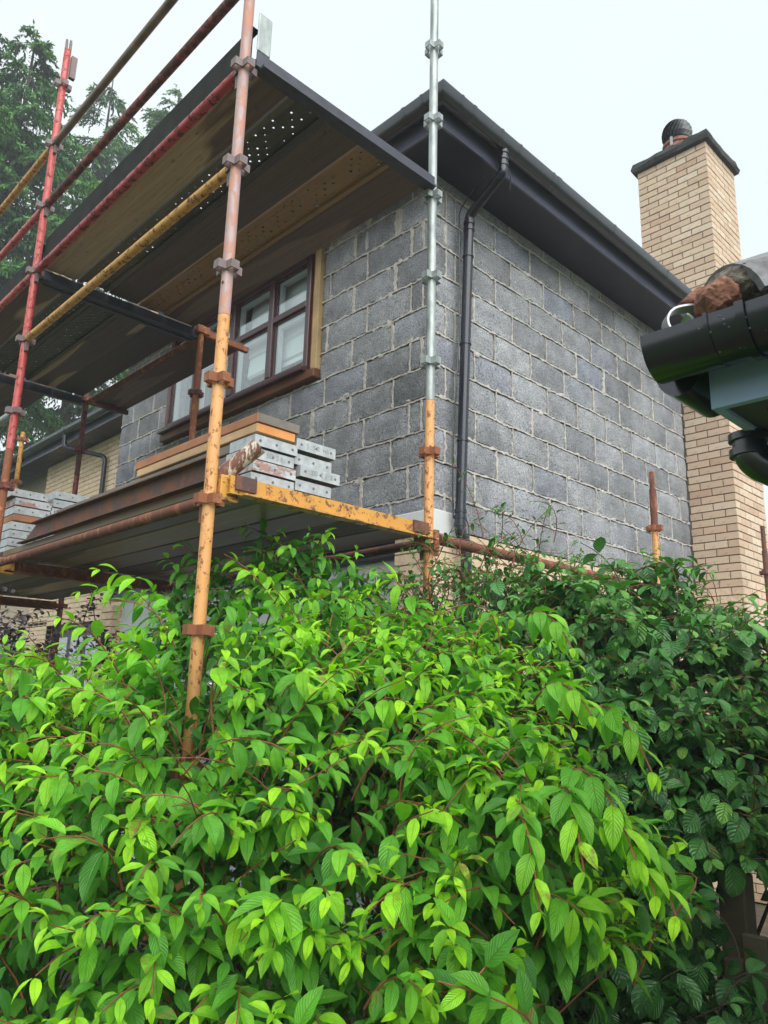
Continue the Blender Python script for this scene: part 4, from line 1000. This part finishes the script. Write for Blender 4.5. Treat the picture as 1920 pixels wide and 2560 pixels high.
# ------------------------------------------------------------------ foliage
FH = Vector((CF.x, CF.y, 0)).normalized(); RH = Vector((FH.y, -FH.x, 0))
def SDZ(S, D, z): return np.array([CAMP.x + FH.x * D + RH.x * S, CAMP.y + FH.y * D + RH.y * S, z])
camn = np.array(CAMP); cfn, crn, cun = np.array(CF), np.array(CR), np.array(CU)
def norm(a): return a / np.maximum(np.linalg.norm(a, axis=-1, keepdims=True), 1e-9)
def template(rows, cols, w=.30, acum=.75, blunt=.85):
    t = np.linspace(0, 1, rows); u = np.linspace(-1, 1, cols)
    wt = t ** (.80 * blunt / .85) * (1 - t) ** (1.2 * acum); wt = w * wt / wt.max(); wt[0] = .012; wt[-1] = .0
    T, U = np.meshgrid(t, u, indexing='ij'); Wt = np.repeat(wt[:, None], cols, 1)
    fs = [(r * cols + c, r * cols + c + 1, (r + 1) * cols + c + 1, (r + 1) * cols + c) for r in range(rows - 1) for c in range(cols - 1)]
    return dict(T=T.ravel(), U=U.ravel(), W=Wt.ravel(), F=np.array(fs), n=rows * cols)
class Leaves:
    def __init__(s): s.p = []; s.d = []; s.n = []; s.L = []; s.w = []; s.k = []; s.f = []; s.age = []; s.rnd = []
    def add(s, p, d, n, L, age, w=1.0, k=.8, f=.25):
        s.p.append(p); s.d.append(d); s.n.append(n); s.L.append(L); s.w.append(w); s.k.append(k); s.f.append(f); s.age.append(age); s.rnd.append(random.random())
    def arr(s):
        s.p, s.d, s.n = np.array(s.p), norm(np.array(s.d)), np.array(s.n); s.L, s.w, s.k, s.f, s.age, s.rnd = [np.array(x) for x in (s.L, s.w, s.k, s.f, s.age, s.rnd)]; return s
def leaf_geo(lv, idx, tp, wave=.03):
    Y = lv.d[idx]; X = norm(np.cross(Y, lv.n[idx])); Z = np.cross(X, Y); n = len(idx)
    T, U, W = tp['T'][None], tp['U'][None], tp['W'][None]; k = lv.k[idx][:, None] + 1e-3; L = lv.L[idx][:, None]; w = lv.w[idx][:, None]
    x = U * W * w
    zz = lv.f[idx][:, None] * np.abs(U) * W + wave * np.sin(T * 26 + lv.rnd[idx][:, None] * 9 + 2 * U) * np.abs(U) * .35
    y = np.sin(k * T) / k; zc = -(1 - np.cos(k * T)) / k
    y2 = y + zz * np.sin(k * T); z2 = zc + zz * np.cos(k * T)
    V = lv.p[idx][:, None, :] + L[..., None] * (x[..., None] * X[:, None, :] + y2[..., None] * Y[:, None, :] + z2[..., None] * Z[:, None, :])
    F = tp['F'][None] + (np.arange(n) * tp['n'])[:, None, None]
    luv = np.stack([np.broadcast_to(U, V.shape[:2]), np.broadcast_to(T, V.shape[:2]), np.zeros(V.shape[:2])], -1)
    lf = np.stack([np.broadcast_to(lv.age[idx][:, None], V.shape[:2]), np.broadcast_to(lv.rnd[idx][:, None], V.shape[:2]), np.zeros(V.shape[:2])], -1)
    return V.reshape(-1, 3), F.reshape(-1, F.shape[-1]), luv.reshape(-1, 3), lf.reshape(-1, 3)
def np_mesh(name, V, F, luv, lf, mat):
    me = bpy.data.meshes.new(name); me.vertices.add(len(V)); me.vertices.foreach_set('co', V.astype(np.float32).ravel())
    k = F.shape[1]; me.loops.add(F.size); me.loops.foreach_set('vertex_index', F.astype(np.int32).ravel())
    me.polygons.add(len(F)); me.polygons.foreach_set('loop_start', np.arange(0, F.size, k, dtype=np.int32)); me.polygons.foreach_set('loop_total', np.full(len(F), k, dtype=np.int32))
    me.update(calc_edges=True); me.polygons.foreach_set('use_smooth', np.ones(len(F), dtype=bool))
    for nm, a in (('luv', luv), ('leaf', lf)):
        at = me.attributes.new(nm, 'FLOAT_VECTOR', 'POINT'); at.data.foreach_set('vector', a.astype(np.float32).ravel())
    me.materials.append(mat); return me
def pick_front(lv, n):
    c = lv.p + lv.d * lv.L[:, None] * .5 - camn; z = c @ cfn; ok = z > .2
    px = 960 + 1901 * (c @ crn) / np.maximum(z, .1); py = 1280 - 1901 * (c @ cun) / np.maximum(z, .1)
    ok &= (px > -20) & (px < 1940) & (py > 900) & (py < 2590)
    cell = (px // 34).astype(int) * 1000 + (py // 34).astype(int); best = {}
    for i in np.nonzero(ok)[0]:
        if cell[i] not in best or z[best[cell[i]]] > z[i]: best[cell[i]] = i
    ids = sorted(best.values(), key=lambda i: -(lv.L[i] / z[i])); return np.array(ids[:n], int)
def finish_leaves(lv, parent, mat, tp_hi, tp_lo, nind=290, hi_dist=2.35):
    lv.arr(); N_ = len(lv.L); front = pick_front(lv, nind)
    for i in front:
        V, F, luv, lf = leaf_geo(lv, np.array([i]), tp_hi); o = link('leaf', np_mesh('leaf', V, F, luv, lf, mat), None, parent)
    rest = np.setdiff1d(np.arange(N_), front); dist = np.linalg.norm(lv.p[rest] - camn, axis=1)
    hi = rest[(dist < hi_dist) & (lv.age[rest] > .3)]; lo = np.setdiff1d(rest, hi)
    for nm, ids, tp in (('outer_foliage', hi, tp_hi), ('inner_foliage', lo, tp_lo)):
        if len(ids):
            V, F, luv, lf = leaf_geo(lv, ids, tp); o = link(nm, np_mesh(nm, V, F, luv, lf, mat), None, parent); o['kind'] = 'stuff'
    return N_
def nv(a): return a / (np.linalg.norm(a) + 1e-9)
UP = np.array([0, 0, 1.0])
class Stems:
    def __init__(s): s.b = MB(); s.pole = None
    def add(s, pts, r0, r1):
        if s.pole is not None:
            for p in pts:
                c = p - camn; q = np.array([s.pole[0] - camn[0], s.pole[1] - camn[1]]); dc = np.hypot(c[0], c[1]); dq = np.hypot(*q)
                if dc < dq + .03 and abs(c[0] * q[1] - c[1] * q[0]) / dc / dq * 2.9 < .06 and p[2] > 1.58: return
        s.b.path([tuple(p) for p in pts], r0, 5, False, r1)
def sample_lobe(lobes):
    w = np.array([l[1][0] * l[1][1] + l[1][0] * l[1][2] + l[1][1] * l[1][2] for l in lobes]); i = rng.choice(len(lobes), p=w / w.sum())
    c, r, = lobes[i]
    d = nv(rng.normal(size=3)); loc = d * np.array(r)           # axes: (S, D, z)
    nl = nv(d / np.array(r)); R3 = np.array([[RH.x, RH.y, 0], [FH.x, FH.y, 0], [0, 0, 1]])
    return i, loc @ R3 + np.array(c), nl @ R3
def inside(p, lobes, skip, k=.93):
    for j, (c, r) in enumerate(lobes):
        if j == skip: continue
        q = p - np.array(c); a = q[0] * RH.x + q[1] * RH.y; b = q[0] * FH.x + q[1] * FH.y
        if (a / r[0]) ** 2 + (b / r[1]) ** 2 + (q[2] / r[2]) ** 2 < k * k: return True
    return False
def shrub(lobes, nshoot, nfill, L0, lv, st, zmin=.15, pairs=(5, 8), droop=.62, spread=.12, agebias=0.0, wl=1.0, stem_r=.0024, back=.12, keep=None, whorl=2, tipL=.5):
    made = 0; tries = 0
    while made < nshoot and tries < nshoot * 12:
        tries += 1
        i, p, n = sample_lobe(lobes)
        if p[2] < zmin or inside(p, lobes, i): continue
        tc_ = nv(camn - p)
        if n @ tc_ < -.25 and rng.random() > back: continue
        if keep is not None and not keep(p): continue
        made += 1
        Ls = rng.uniform(.24, .46); out = rng.normal(-.02, spread * .6)
        g = nv(np.array([n[0], n[1], 0]) + 1e-6 + rng.normal(0, .45, 3) * np.array([1, 1, 0]))
        d0 = nv(n * .55 + UP * .55 + rng.normal(0, .25, 3)); d1 = nv(g * .9 + n * .3 + UP * rng.uniform(-.75, .45))
        tip = p + n * out; base = tip - d1 * Ls * .55 - d0 * Ls * .55; mid = base + d0 * Ls * .55
        ts = np.linspace(0, 1, 7); cur = [(1 - t) ** 2 * base + 2 * t * (1 - t) * mid + t * t * tip for t in ts]
        st.add(cur, stem_r * 1.1, stem_r * .55)
        npair = rng.integers(*pairs); ab = rng.normal(0, .10) + agebias; phi0 = rng.uniform(0, PI); big = rng.uniform(.66, 1.24)
        for j in range(npair):
            q = j / (npair - 1); t = 1 - .78 * q ** 1.0
            pos = (1 - t) ** 2 * base + 2 * t * (1 - t) * mid + t * t * tip; tg = nv(2 * (1 - t) * (mid - base) + 2 * t * (tip - mid))
            s1 = nv(np.cross(tg, UP) + 1e-6); s2 = np.cross(s1, tg)
            size = L0 * big * (tipL + (1 - tipL) * min(1, q * 2.6)) * rng.uniform(.88, 1.12) * (1 - .18 * max(0, q - .6))
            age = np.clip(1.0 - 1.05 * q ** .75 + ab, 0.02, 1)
            for m_ in range(whorl):
                a = phi0 + j * PI / 2 + m_ * 2 * PI / whorl + rng.normal(0, .15); side = math.cos(a) * s1 + math.sin(a) * s2
                dl = nv(side * .85 + tg * (.75 if j else 1.1) - UP * droop * (.2 + .8 * min(1, q * 2)) + rng.normal(0, .20, 3))
                nl = nv(UP * .9 + n * .55 + side * .15 + rng.normal(0, .22, 3))
                lv.add(pos + dl * .006, dl, nl, size, age, wl * rng.uniform(.85, 1.12), rng.uniform(.35, 1.25), rng.uniform(.12, .5))
    f = 0; tries = 0
    while f < nfill and tries < nfill * 10:
        tries += 1
        i, p, n = sample_lobe(lobes); c = np.array(lobes[i][0]); p = c + (p - c) * rng.uniform(.70, .97)
        if p[2] < .05: continue
        if n @ nv(camn - p) < -.3 and rng.random() > .25: continue
        if keep is not None and not keep(p): continue
        f += 1
        dl = nv(np.array([n[0], n[1], 0]) * .5 + rng.normal(0, .6, 3) - UP * .5); nl = nv(UP + n * .6 + rng.normal(0, .45, 3))
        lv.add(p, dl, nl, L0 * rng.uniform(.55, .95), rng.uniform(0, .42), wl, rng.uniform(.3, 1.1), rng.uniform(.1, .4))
def trunks(st, lobes, n, r0=.016):
    for _ in range(n):
        i, p, nn = sample_lobe(lobes); c = np.array(lobes[i][0])
        if p[2] < c[2]: p[2] = 2 * c[2] - p[2]
        b = np.array([c[0], c[1], 0]) + rng.normal(0, .12, 3) * np.array([1, 1, 0]); q = c + (p - c) * .8; m = (b + q) / 2 + rng.normal(0, .1, 3); m[2] = max(m[2], .2)
        st.add([(1 - t) ** 2 * b + 2 * t * (1 - t) * m + t * t * q for t in np.linspace(0, 1, 8)], r0 * rng.uniform(.5, 1), .003)

TP_HI = template(8, 5, .212, .95); TP_LO = template(6, 3, .212, .95)
# --- bright green shrub in front
L1 = [(SDZ(-.32, 2.75, .78), (1.10, 1.28, 1.12)), (SDZ(-1.35, 2.75, .70), (.95, 1.2, .98)), (SDZ(.27, 2.12, 1.02), (.42, .58, .56)), (SDZ(.12, 2.9, 1.0), (.75, .8, .95)), (SDZ(-.36, 2.0, .45), (.72, .62, .80)), (SDZ(-1.0, 1.95, .40), (.7, .6, .78))]
hed = thing('green_shrub', 'bright lime-green shrub with drooping pointed leaves on red twigs, around the orange standard', 'shrub', tuple(SDZ(-.3, 2.7, 0)))
lv = Leaves(); st = Stems(); st.pole = (XO, YA)
def keep1(p):      # the shrub overhangs on the right: open and shaded below
    q = p - camn; S_, D_ = q[0] * RH.x + q[1] * RH.y, q[0] * FH.x + q[1] * FH.y
    return not (S_ > .20 * D_ and p[2] < 1.65 - .29 * D_)
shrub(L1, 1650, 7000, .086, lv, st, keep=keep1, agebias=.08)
# a few long arching shoots that stand clear of the mass
def long_shoot(tipS, tipD, tipz, baseS, baseD, basez, L0, lv, st, n=7, rise=.12):
    tip, base = SDZ(tipS, tipD, tipz), SDZ(baseS, baseD, basez); mid = (tip + base) / 2 + UP * rise
    ts = np.linspace(0, 1, 9); st.add([(1 - t) ** 2 * base + 2 * t * (1 - t) * mid + t * t * tip for t in ts], .0035, .0018)
    for j in range(n):
        q = j / (n - 1); t = 1 - .9 * q; pos = (1 - t) ** 2 * base + 2 * t * (1 - t) * mid + t * t * tip; tg = nv(2 * (1 - t) * (mid - base) + 2 * t * (tip - mid))
        s1 = nv(np.cross(tg, UP)); s2 = np.cross(s1, tg)
        for m_ in range(2):
            a = j * PI / 2 + m_ * PI + .5; side = math.cos(a) * s1 + math.sin(a) * s2
            dl = nv(side * .8 + tg * .8 - UP * .55 * min(1, q * 2.5)); lv.add(pos, dl, nv(UP + side * .2 + rng.normal(0, .2, 3)), L0 * (.5 + .5 * min(1, q * 3)) * rng.uniform(.85, 1.1), np.clip(.95 - .6 * q, 0, 1), rng.uniform(.9, 1.1), rng.uniform(.5, 1.3), rng.uniform(.15, .4))
def at_px(x, y, D):
    """S and z of a picture point at ground distance D"""
    d = np.array(CF) + (x - 960) / 1901.3 * crn + (1280 - y) / 1901.3 * cun; h = d[:2] / math.hypot(d[0], d[1])
    k = D / (d[0] * FH.x + d[1] * FH.y); w = d * k; return (w[0] * RH.x + w[1] * RH.y, D, CAMP.z + w[2])
for (tx, ty, bx, by, D, L0) in ((250, 1425, 520, 1620, 2.45, .095), (200, 1480, 470, 1560, 2.5, .085), (150, 1545, 330, 1760, 2.2, .085), (60, 1640, 230, 1830, 2.2, .085), (560, 1385, 760, 1640, 2.7, .09), (640, 1420, 720, 1600, 2.8, .09), (720, 1470, 640, 1650, 2.5, .09), (1480, 1790, 1330, 1760, 1.75, .092), (1630, 1930, 1470, 1780, 1.7, .1), (1590, 2150, 1420, 1930, 1.6, .1), (1640, 2240, 1500, 2060, 1.6, .1), (1690, 2290, 1560, 2120, 1.6, .095), (1460, 2180, 1400, 1980, 1.55, .095), (1350, 2280, 1290, 2050, 1.5, .09), (1430, 1620, 1300, 1560, 2.0, .085), (820, 1330, 760, 1480, 3.2, .09), (700, 1330, 640, 1500, 3.2, .085)):
    a, b_ = at_px(tx, ty, D), at_px(bx, by, D + .18); long_shoot(*a, *b_, L0, lv, st)
shrub([(SDZ(-.45, 3.38, 1.58), (.66, .34, .74))], 210, 1300, .094, lv, st, zmin=.9, agebias=-.22)  # lobe under the lower deck: negative age bias paints deck shade into leaf colour
trunks(st, L1, 46)
# the foliage parts around the orange corner standard
def clear_pole(lv, x, y):
    keepi = []
    for i in range(len(lv.L)):
        c = lv.p[i] + nv(lv.d[i]) * lv.L[i] * .5 - camn; z = c @ cfn; pole = np.array([x, y, lv.p[i][2]]) - camn
        if z > .2 and np.hypot(c[0], c[1]) < np.hypot(pole[0], pole[1]) + .03:
            lat = abs(c[0] * pole[1] - c[1] * pole[0]) / np.hypot(pole[0], pole[1]) / np.hypot(c[0], c[1]) * 2.9
            if lat < .085 and lv.p[i][2] > 1.66 - .25 * (2.9 - np.hypot(c[0], c[1])): continue
        keepi.append(i)
    for nm in ('p', 'd', 'n', 'L', 'w', 'k', 'f', 'age', 'rnd'):
        a = getattr(lv, nm); setattr(lv, nm, [a[i] for i in keepi])
clear_pole(lv, XO, YA)
print('bright leaves', finish_leaves(lv, hed, M['leaf'], TP_HI, TP_LO))
o = st.b.build('twigs', M['stem'], hed, True); o['kind'] = 'stuff'
# --- dark veined shrub behind on the right
TPD = template(8, 5, .31, .66, .85); TPDL = template(6, 3, .31, .66, .85)
L2 = [(SDZ(1.0, 3.35, 1.27), (.97, .85, .93)), (SDZ(1.55, 3.2, 1.0), (.75, .75, .75)), (SDZ(.95, 2.75, 1.15), (.42, .45, .55))]
vib = thing('dark_shrub', 'dark green shrub with deeply ribbed glossy leaves below the side wall', 'shrub', tuple(SDZ(1.1, 3.3, 0)))
def keep2(p):      # bare below, where the fence pickets show
    q = p - camn; S_, D_ = q[0] * RH.x + q[1] * RH.y, q[0] * FH.x + q[1] * FH.y
    return not (S_ > .40 * D_ and p[2] < 1.65 - .19 * D_)
lv = Leaves(); st = Stems(); shrub(L2, 380, 3800, .106, lv, st, keep=keep2, zmin=.95, pairs=(3, 6), agebias=-.12, droop=.9, stem_r=.003)
trunks(st, L2, 26, .02)
print('dark leaves', finish_leaves(lv, vib, M['leaf_dark'], TPD, TPDL, 290, 3.0))
o = st.b.build('twigs', M['bark'], vib, True); o['kind'] = 'stuff'
# low shaded foliage at the foot of the fence
L2b = [(SDZ(.78, 2.25, .55), (.42, .42, .5)), (SDZ(.66, 1.95, .32), (.26, .3, .38))]
low = thing('low_dark_plant', 'low shaded dark plant with ribbed leaves at the foot of the fence', 'plant', tuple(SDZ(.8, 2.2, 0)))
lv = Leaves(); st = Stems(); shrub(L2b, 70, 500, .10, lv, st, zmin=.1, pairs=(3, 6), agebias=-.35, droop=1.0)
finish_leaves(lv, low, M['leaf_dark'], TPD, TPDL, 120, 3.0); o = st.b.build('twigs', M['bark'], low, True); o['kind'] = 'stuff'
# --- creeper scrambling over the dark shrub
TPC = template(7, 3, .30, .72, .8)
cre = thing('creeper', 'mid-green creeper with small three-part leaves trailing over the dark ribbed shrub', 'creeper', tuple(SDZ(1.2, 2.9, 0)))
L3 = [(SDZ(1.02, 3.3, 1.26), (.98, .88, .95)), (SDZ(1.58, 3.15, 1.02), (.78, .78, .78)), (SDZ(.95, 2.72, 1.15), (.44, .47, .57))]
lv = Leaves(); st = Stems(); shrub(L3, 560, 300, .060, lv, st, keep=keep2, zmin=.95, pairs=(3, 6), agebias=-.12, droop=.5, whorl=3, stem_r=.0016)
print('creeper', finish_leaves(lv, cre, M['leaf_creeper'], TPC, TP_LO, 290, 2.4)); o = st.b.build('twigs', M['stem'], cre, True); o['kind'] = 'stuff'
# --- small-leaved shrub by the house corner
sml = thing('small_leaved_shrub', 'small-leaved light green shrub at the foot of the house corner downpipe', 'shrub', tuple(SDZ(.25, 3.5, 0)))
L4 = [(SDZ(.20, 3.45, 1.25), (.55, .4, .92)), (SDZ(-.25, 3.35, 1.2), (.5, .4, .85)), (SDZ(.60, 3.60, 1.52), (.58, .32, .88))]
lv = Leaves(); st = Stems(); shrub(L4, 560, 2000, .048, lv, st, zmin=1.2, pairs=(5, 9), agebias=-.12, droop=.3, spread=.25, wl=.9)
trunks(st, L4, 14, .01)
print('small', finish_leaves(lv, sml, M['leaf_creeper'], TPC, TP_LO, 200, 2.4)); o = st.b.build('twigs', M['stem'], sml, True); o['kind'] = 'stuff'
# --- purple shrub at the left
pur = thing('purple_shrub', 'purple-leaved shrub with small oval leaves before the front door', 'shrub', tuple(SDZ(-1.9, 3.9, 0)))
TPP = template(6, 3, .36, .6, .9)
L5 = [(SDZ(-1.95, 3.95, 1.2), (.52, .45, .78)), (SDZ(-1.40, 4.1, 1.12), (.6, .45, .85)), (SDZ(-2.3, 3.5, .9), (.5, .5, .75))]
lv = Leaves(); st = Stems(); shrub(L5, 420, 1800, .034, lv, st, zmin=.6, pairs=(7, 12), agebias=-.25, droop=.2, spread=.22, wl=1.2, stem_r=.0016)
for (tx, ty, bx, by, D) in ((222, 1455, 250, 1640, 3.9), (232, 1480, 190, 1620, 3.9), (60, 1545, 20, 1640, 3.8), (285, 1590, 250, 1720, 3.8), (0, 1548, 60, 1650, 3.8), (130, 1600, 90, 1720, 3.7)):
    long_shoot(*at_px(tx, ty, D), *at_px(bx, by, D), .036, lv, st, 12, .02)
trunks(st, L5, 14, .008)
print('purple', finish_leaves(lv, pur, M['leaf_purple'], TPP, TPP, 200, 1)); o = st.b.build('twigs', M['darkpurplestem'], pur, True); o['kind'] = 'stuff'
# --- leaf litter under the hedge
lv = Leaves()
for i in range(1500):
    p = SDZ(rng.uniform(.2, 3.2), rng.uniform(1.6, 5.0), .006 + .01 * rng.random()); lv.add(p, nv(np.array([*rng.normal(0, 1, 2), .05])), nv(UP + rng.normal(0, .3, 3)), rng.uniform(.03, .07), rng.random(), 1, rng.uniform(.2, 1.5), .2)
lv.arr(); M['litterleaf'] = mat_leaf('brown_leaf', (.10, .06, .035), (.20, .13, .08), (.34, .22, .13), .1, .7, .2, 8)
V, F, luv, lf = leaf_geo(lv, np.arange(len(lv.L)), TP_LO); o = link('leaf_litter', np_mesh('leaf_litter', V, F, luv, lf, M['litterleaf'])); tag(o, 'dry brown fallen leaves on the soil beyond the fence', 'leaf litter', kind='stuff')

# ------------------------------------------------------------------ conifers behind the house
TPN = dict(T=np.array([0, .45, 1, .45]), U=np.array([0, 1, 0, -1.0]), W=np.array([.01, .17, 0, .17]), F=np.array([(0, 1, 2, 3)]), n=4)
def conifer(x, y, top, base_r, seed, label, zlow=4.0, step=1.0):
    r = np.random.default_rng(seed); t = thing('conifer_tree', label, 'tree', (x, y, 0), 'conifers behind the house')
    MB().path([(x + .1 * math.sin(i), y + .1 * math.cos(i * 1.3), top * i / 8) for i in range(9)], .28, 9, True, .02).build('trunk', M['bark'], t, True)
    br = MB(); z = zlow; P, Dd, Ag = [], [], []
    while z < top - .25:
        f = (top - z) / top; Rr = min(base_r, .25 + (top - z) * .42) * r.uniform(.65, 1.2); a = r.uniform(0, 2 * PI)
        d = np.array([math.cos(a), math.sin(a), 0]); side = np.array([-d[1], d[0], 0]); o = np.array([x, y, z]); n = max(3, int(Rr / .16))
        q = np.linspace(0, 1, n + 1)[:, None]; pts = o + d * Rr * q + UP * (Rr * (.25 * q - .62 * q * q + .14 * q ** 3))
        br.path([tuple(p) for p in pts], .028 * (.4 + f), 4, False, .005); shade = r.normal(0, .15)
        for s_ in (-1, 1, 0):
            m = 20; qq = q[1:, 0]; k = len(qq)
            ln = (.60 * (1 - .6 * qq) + .18) * r.uniform(.6, 1.2, k) * min(1, Rr / 1.2 + .25)
            dd = norm(side * s_ * .8 + d * (.7 if s_ else .9) + UP * (-.25 if s_ else -.02) + r.normal(0, .16, (k, 3)))
            u = ((np.arange(m) + .5) / m)[None, :, None]
            pp = pts[1:][:, None, :] + dd[:, None, :] * ln[:, None, None] * u - UP * .5 * ln[:, None, None] * u * u
            ld = norm(dd[:, None, :] * .8 - UP * .8 + r.normal(0, .5, (k, m, 3)))
            ag = np.clip(.25 + .5 * qq[:, None] * u[..., 0] + shade + .2 * r.random((k, m)), 0, 1)
            P.append(pp.reshape(-1, 3)); Dd.append(ld.reshape(-1, 3)); Ag.append(ag.ravel())
        z += r.uniform(.05, .12) * step * (1 + 1.4 * (z < 8))
    for k in range(10): P.append(np.array([[x, y, top - .3 + .05 * k]])); Dd.append(norm(np.array([[*r.normal(0, .5, 2), 1]]))); Ag.append(np.array([.5]))
    lv = Leaves(); lv.p, lv.d, lv.age = np.concatenate(P), np.concatenate(Dd), np.concatenate(Ag); n = len(lv.age)
    lv.n = norm(UP + r.normal(0, .5, (n, 3))); lv.L = r.uniform(.09, .19, n); lv.w = np.full(n, 1.05); lv.k = np.full(n, .3); lv.f = np.full(n, .1); lv.rnd = r.random(n)
    V, F, luv, lf = leaf_geo(lv, np.arange(n), TPN, 0)
    o = link('crown', np_mesh('crown', V, F, luv, lf, M['needle']), None, t); o['kind'] = 'stuff'
    br.build('branches', M['bark'], t)['kind'] = 'stuff'
    return n
nT = [conifer(-.9, 17.0, 21.5, 3.7, 1, 'tallest dense dark conifer seen past the red standard'),
      conifer(1.45, 16.6, 19.5, 3.3, 2, 'green conifer with drooping sprays behind the guard rail ends'),
      conifer(5.5, 21.5, 23.8, 2.6, 3, 'slimmer hazy conifer rising over the toe board', 8, 1.6),
      conifer(7.9, 21.0, 24.6, 2.3, 4, 'farthest pale conifer, its tip just above the toe board', 8, 1.6)]
print('conifer leaves', nT)
# ------------------------------------------------------------------ damp haze
hz = MB().box(-30, 40, -30, 60, -1.1, 26.5).build('haze', None); hz['kind'] = 'stuff'; hz['label'] = 'thin damp grey haze hanging in the air'
hm = bpy.data.materials.new('haze'); hm.use_nodes = True; hm.node_tree.nodes.clear()
pv = hm.node_tree.nodes.new('ShaderNodeVolumePrincipled'); pv.inputs['Color'].default_value = (.92, .96, 1, 1); pv.inputs['Density'].default_value = .0034
ho = hm.node_tree.nodes.new('ShaderNodeOutputMaterial'); hm.node_tree.links.new(pv.outputs[0], ho.inputs['Volume']); hz.data.materials.append(hm)
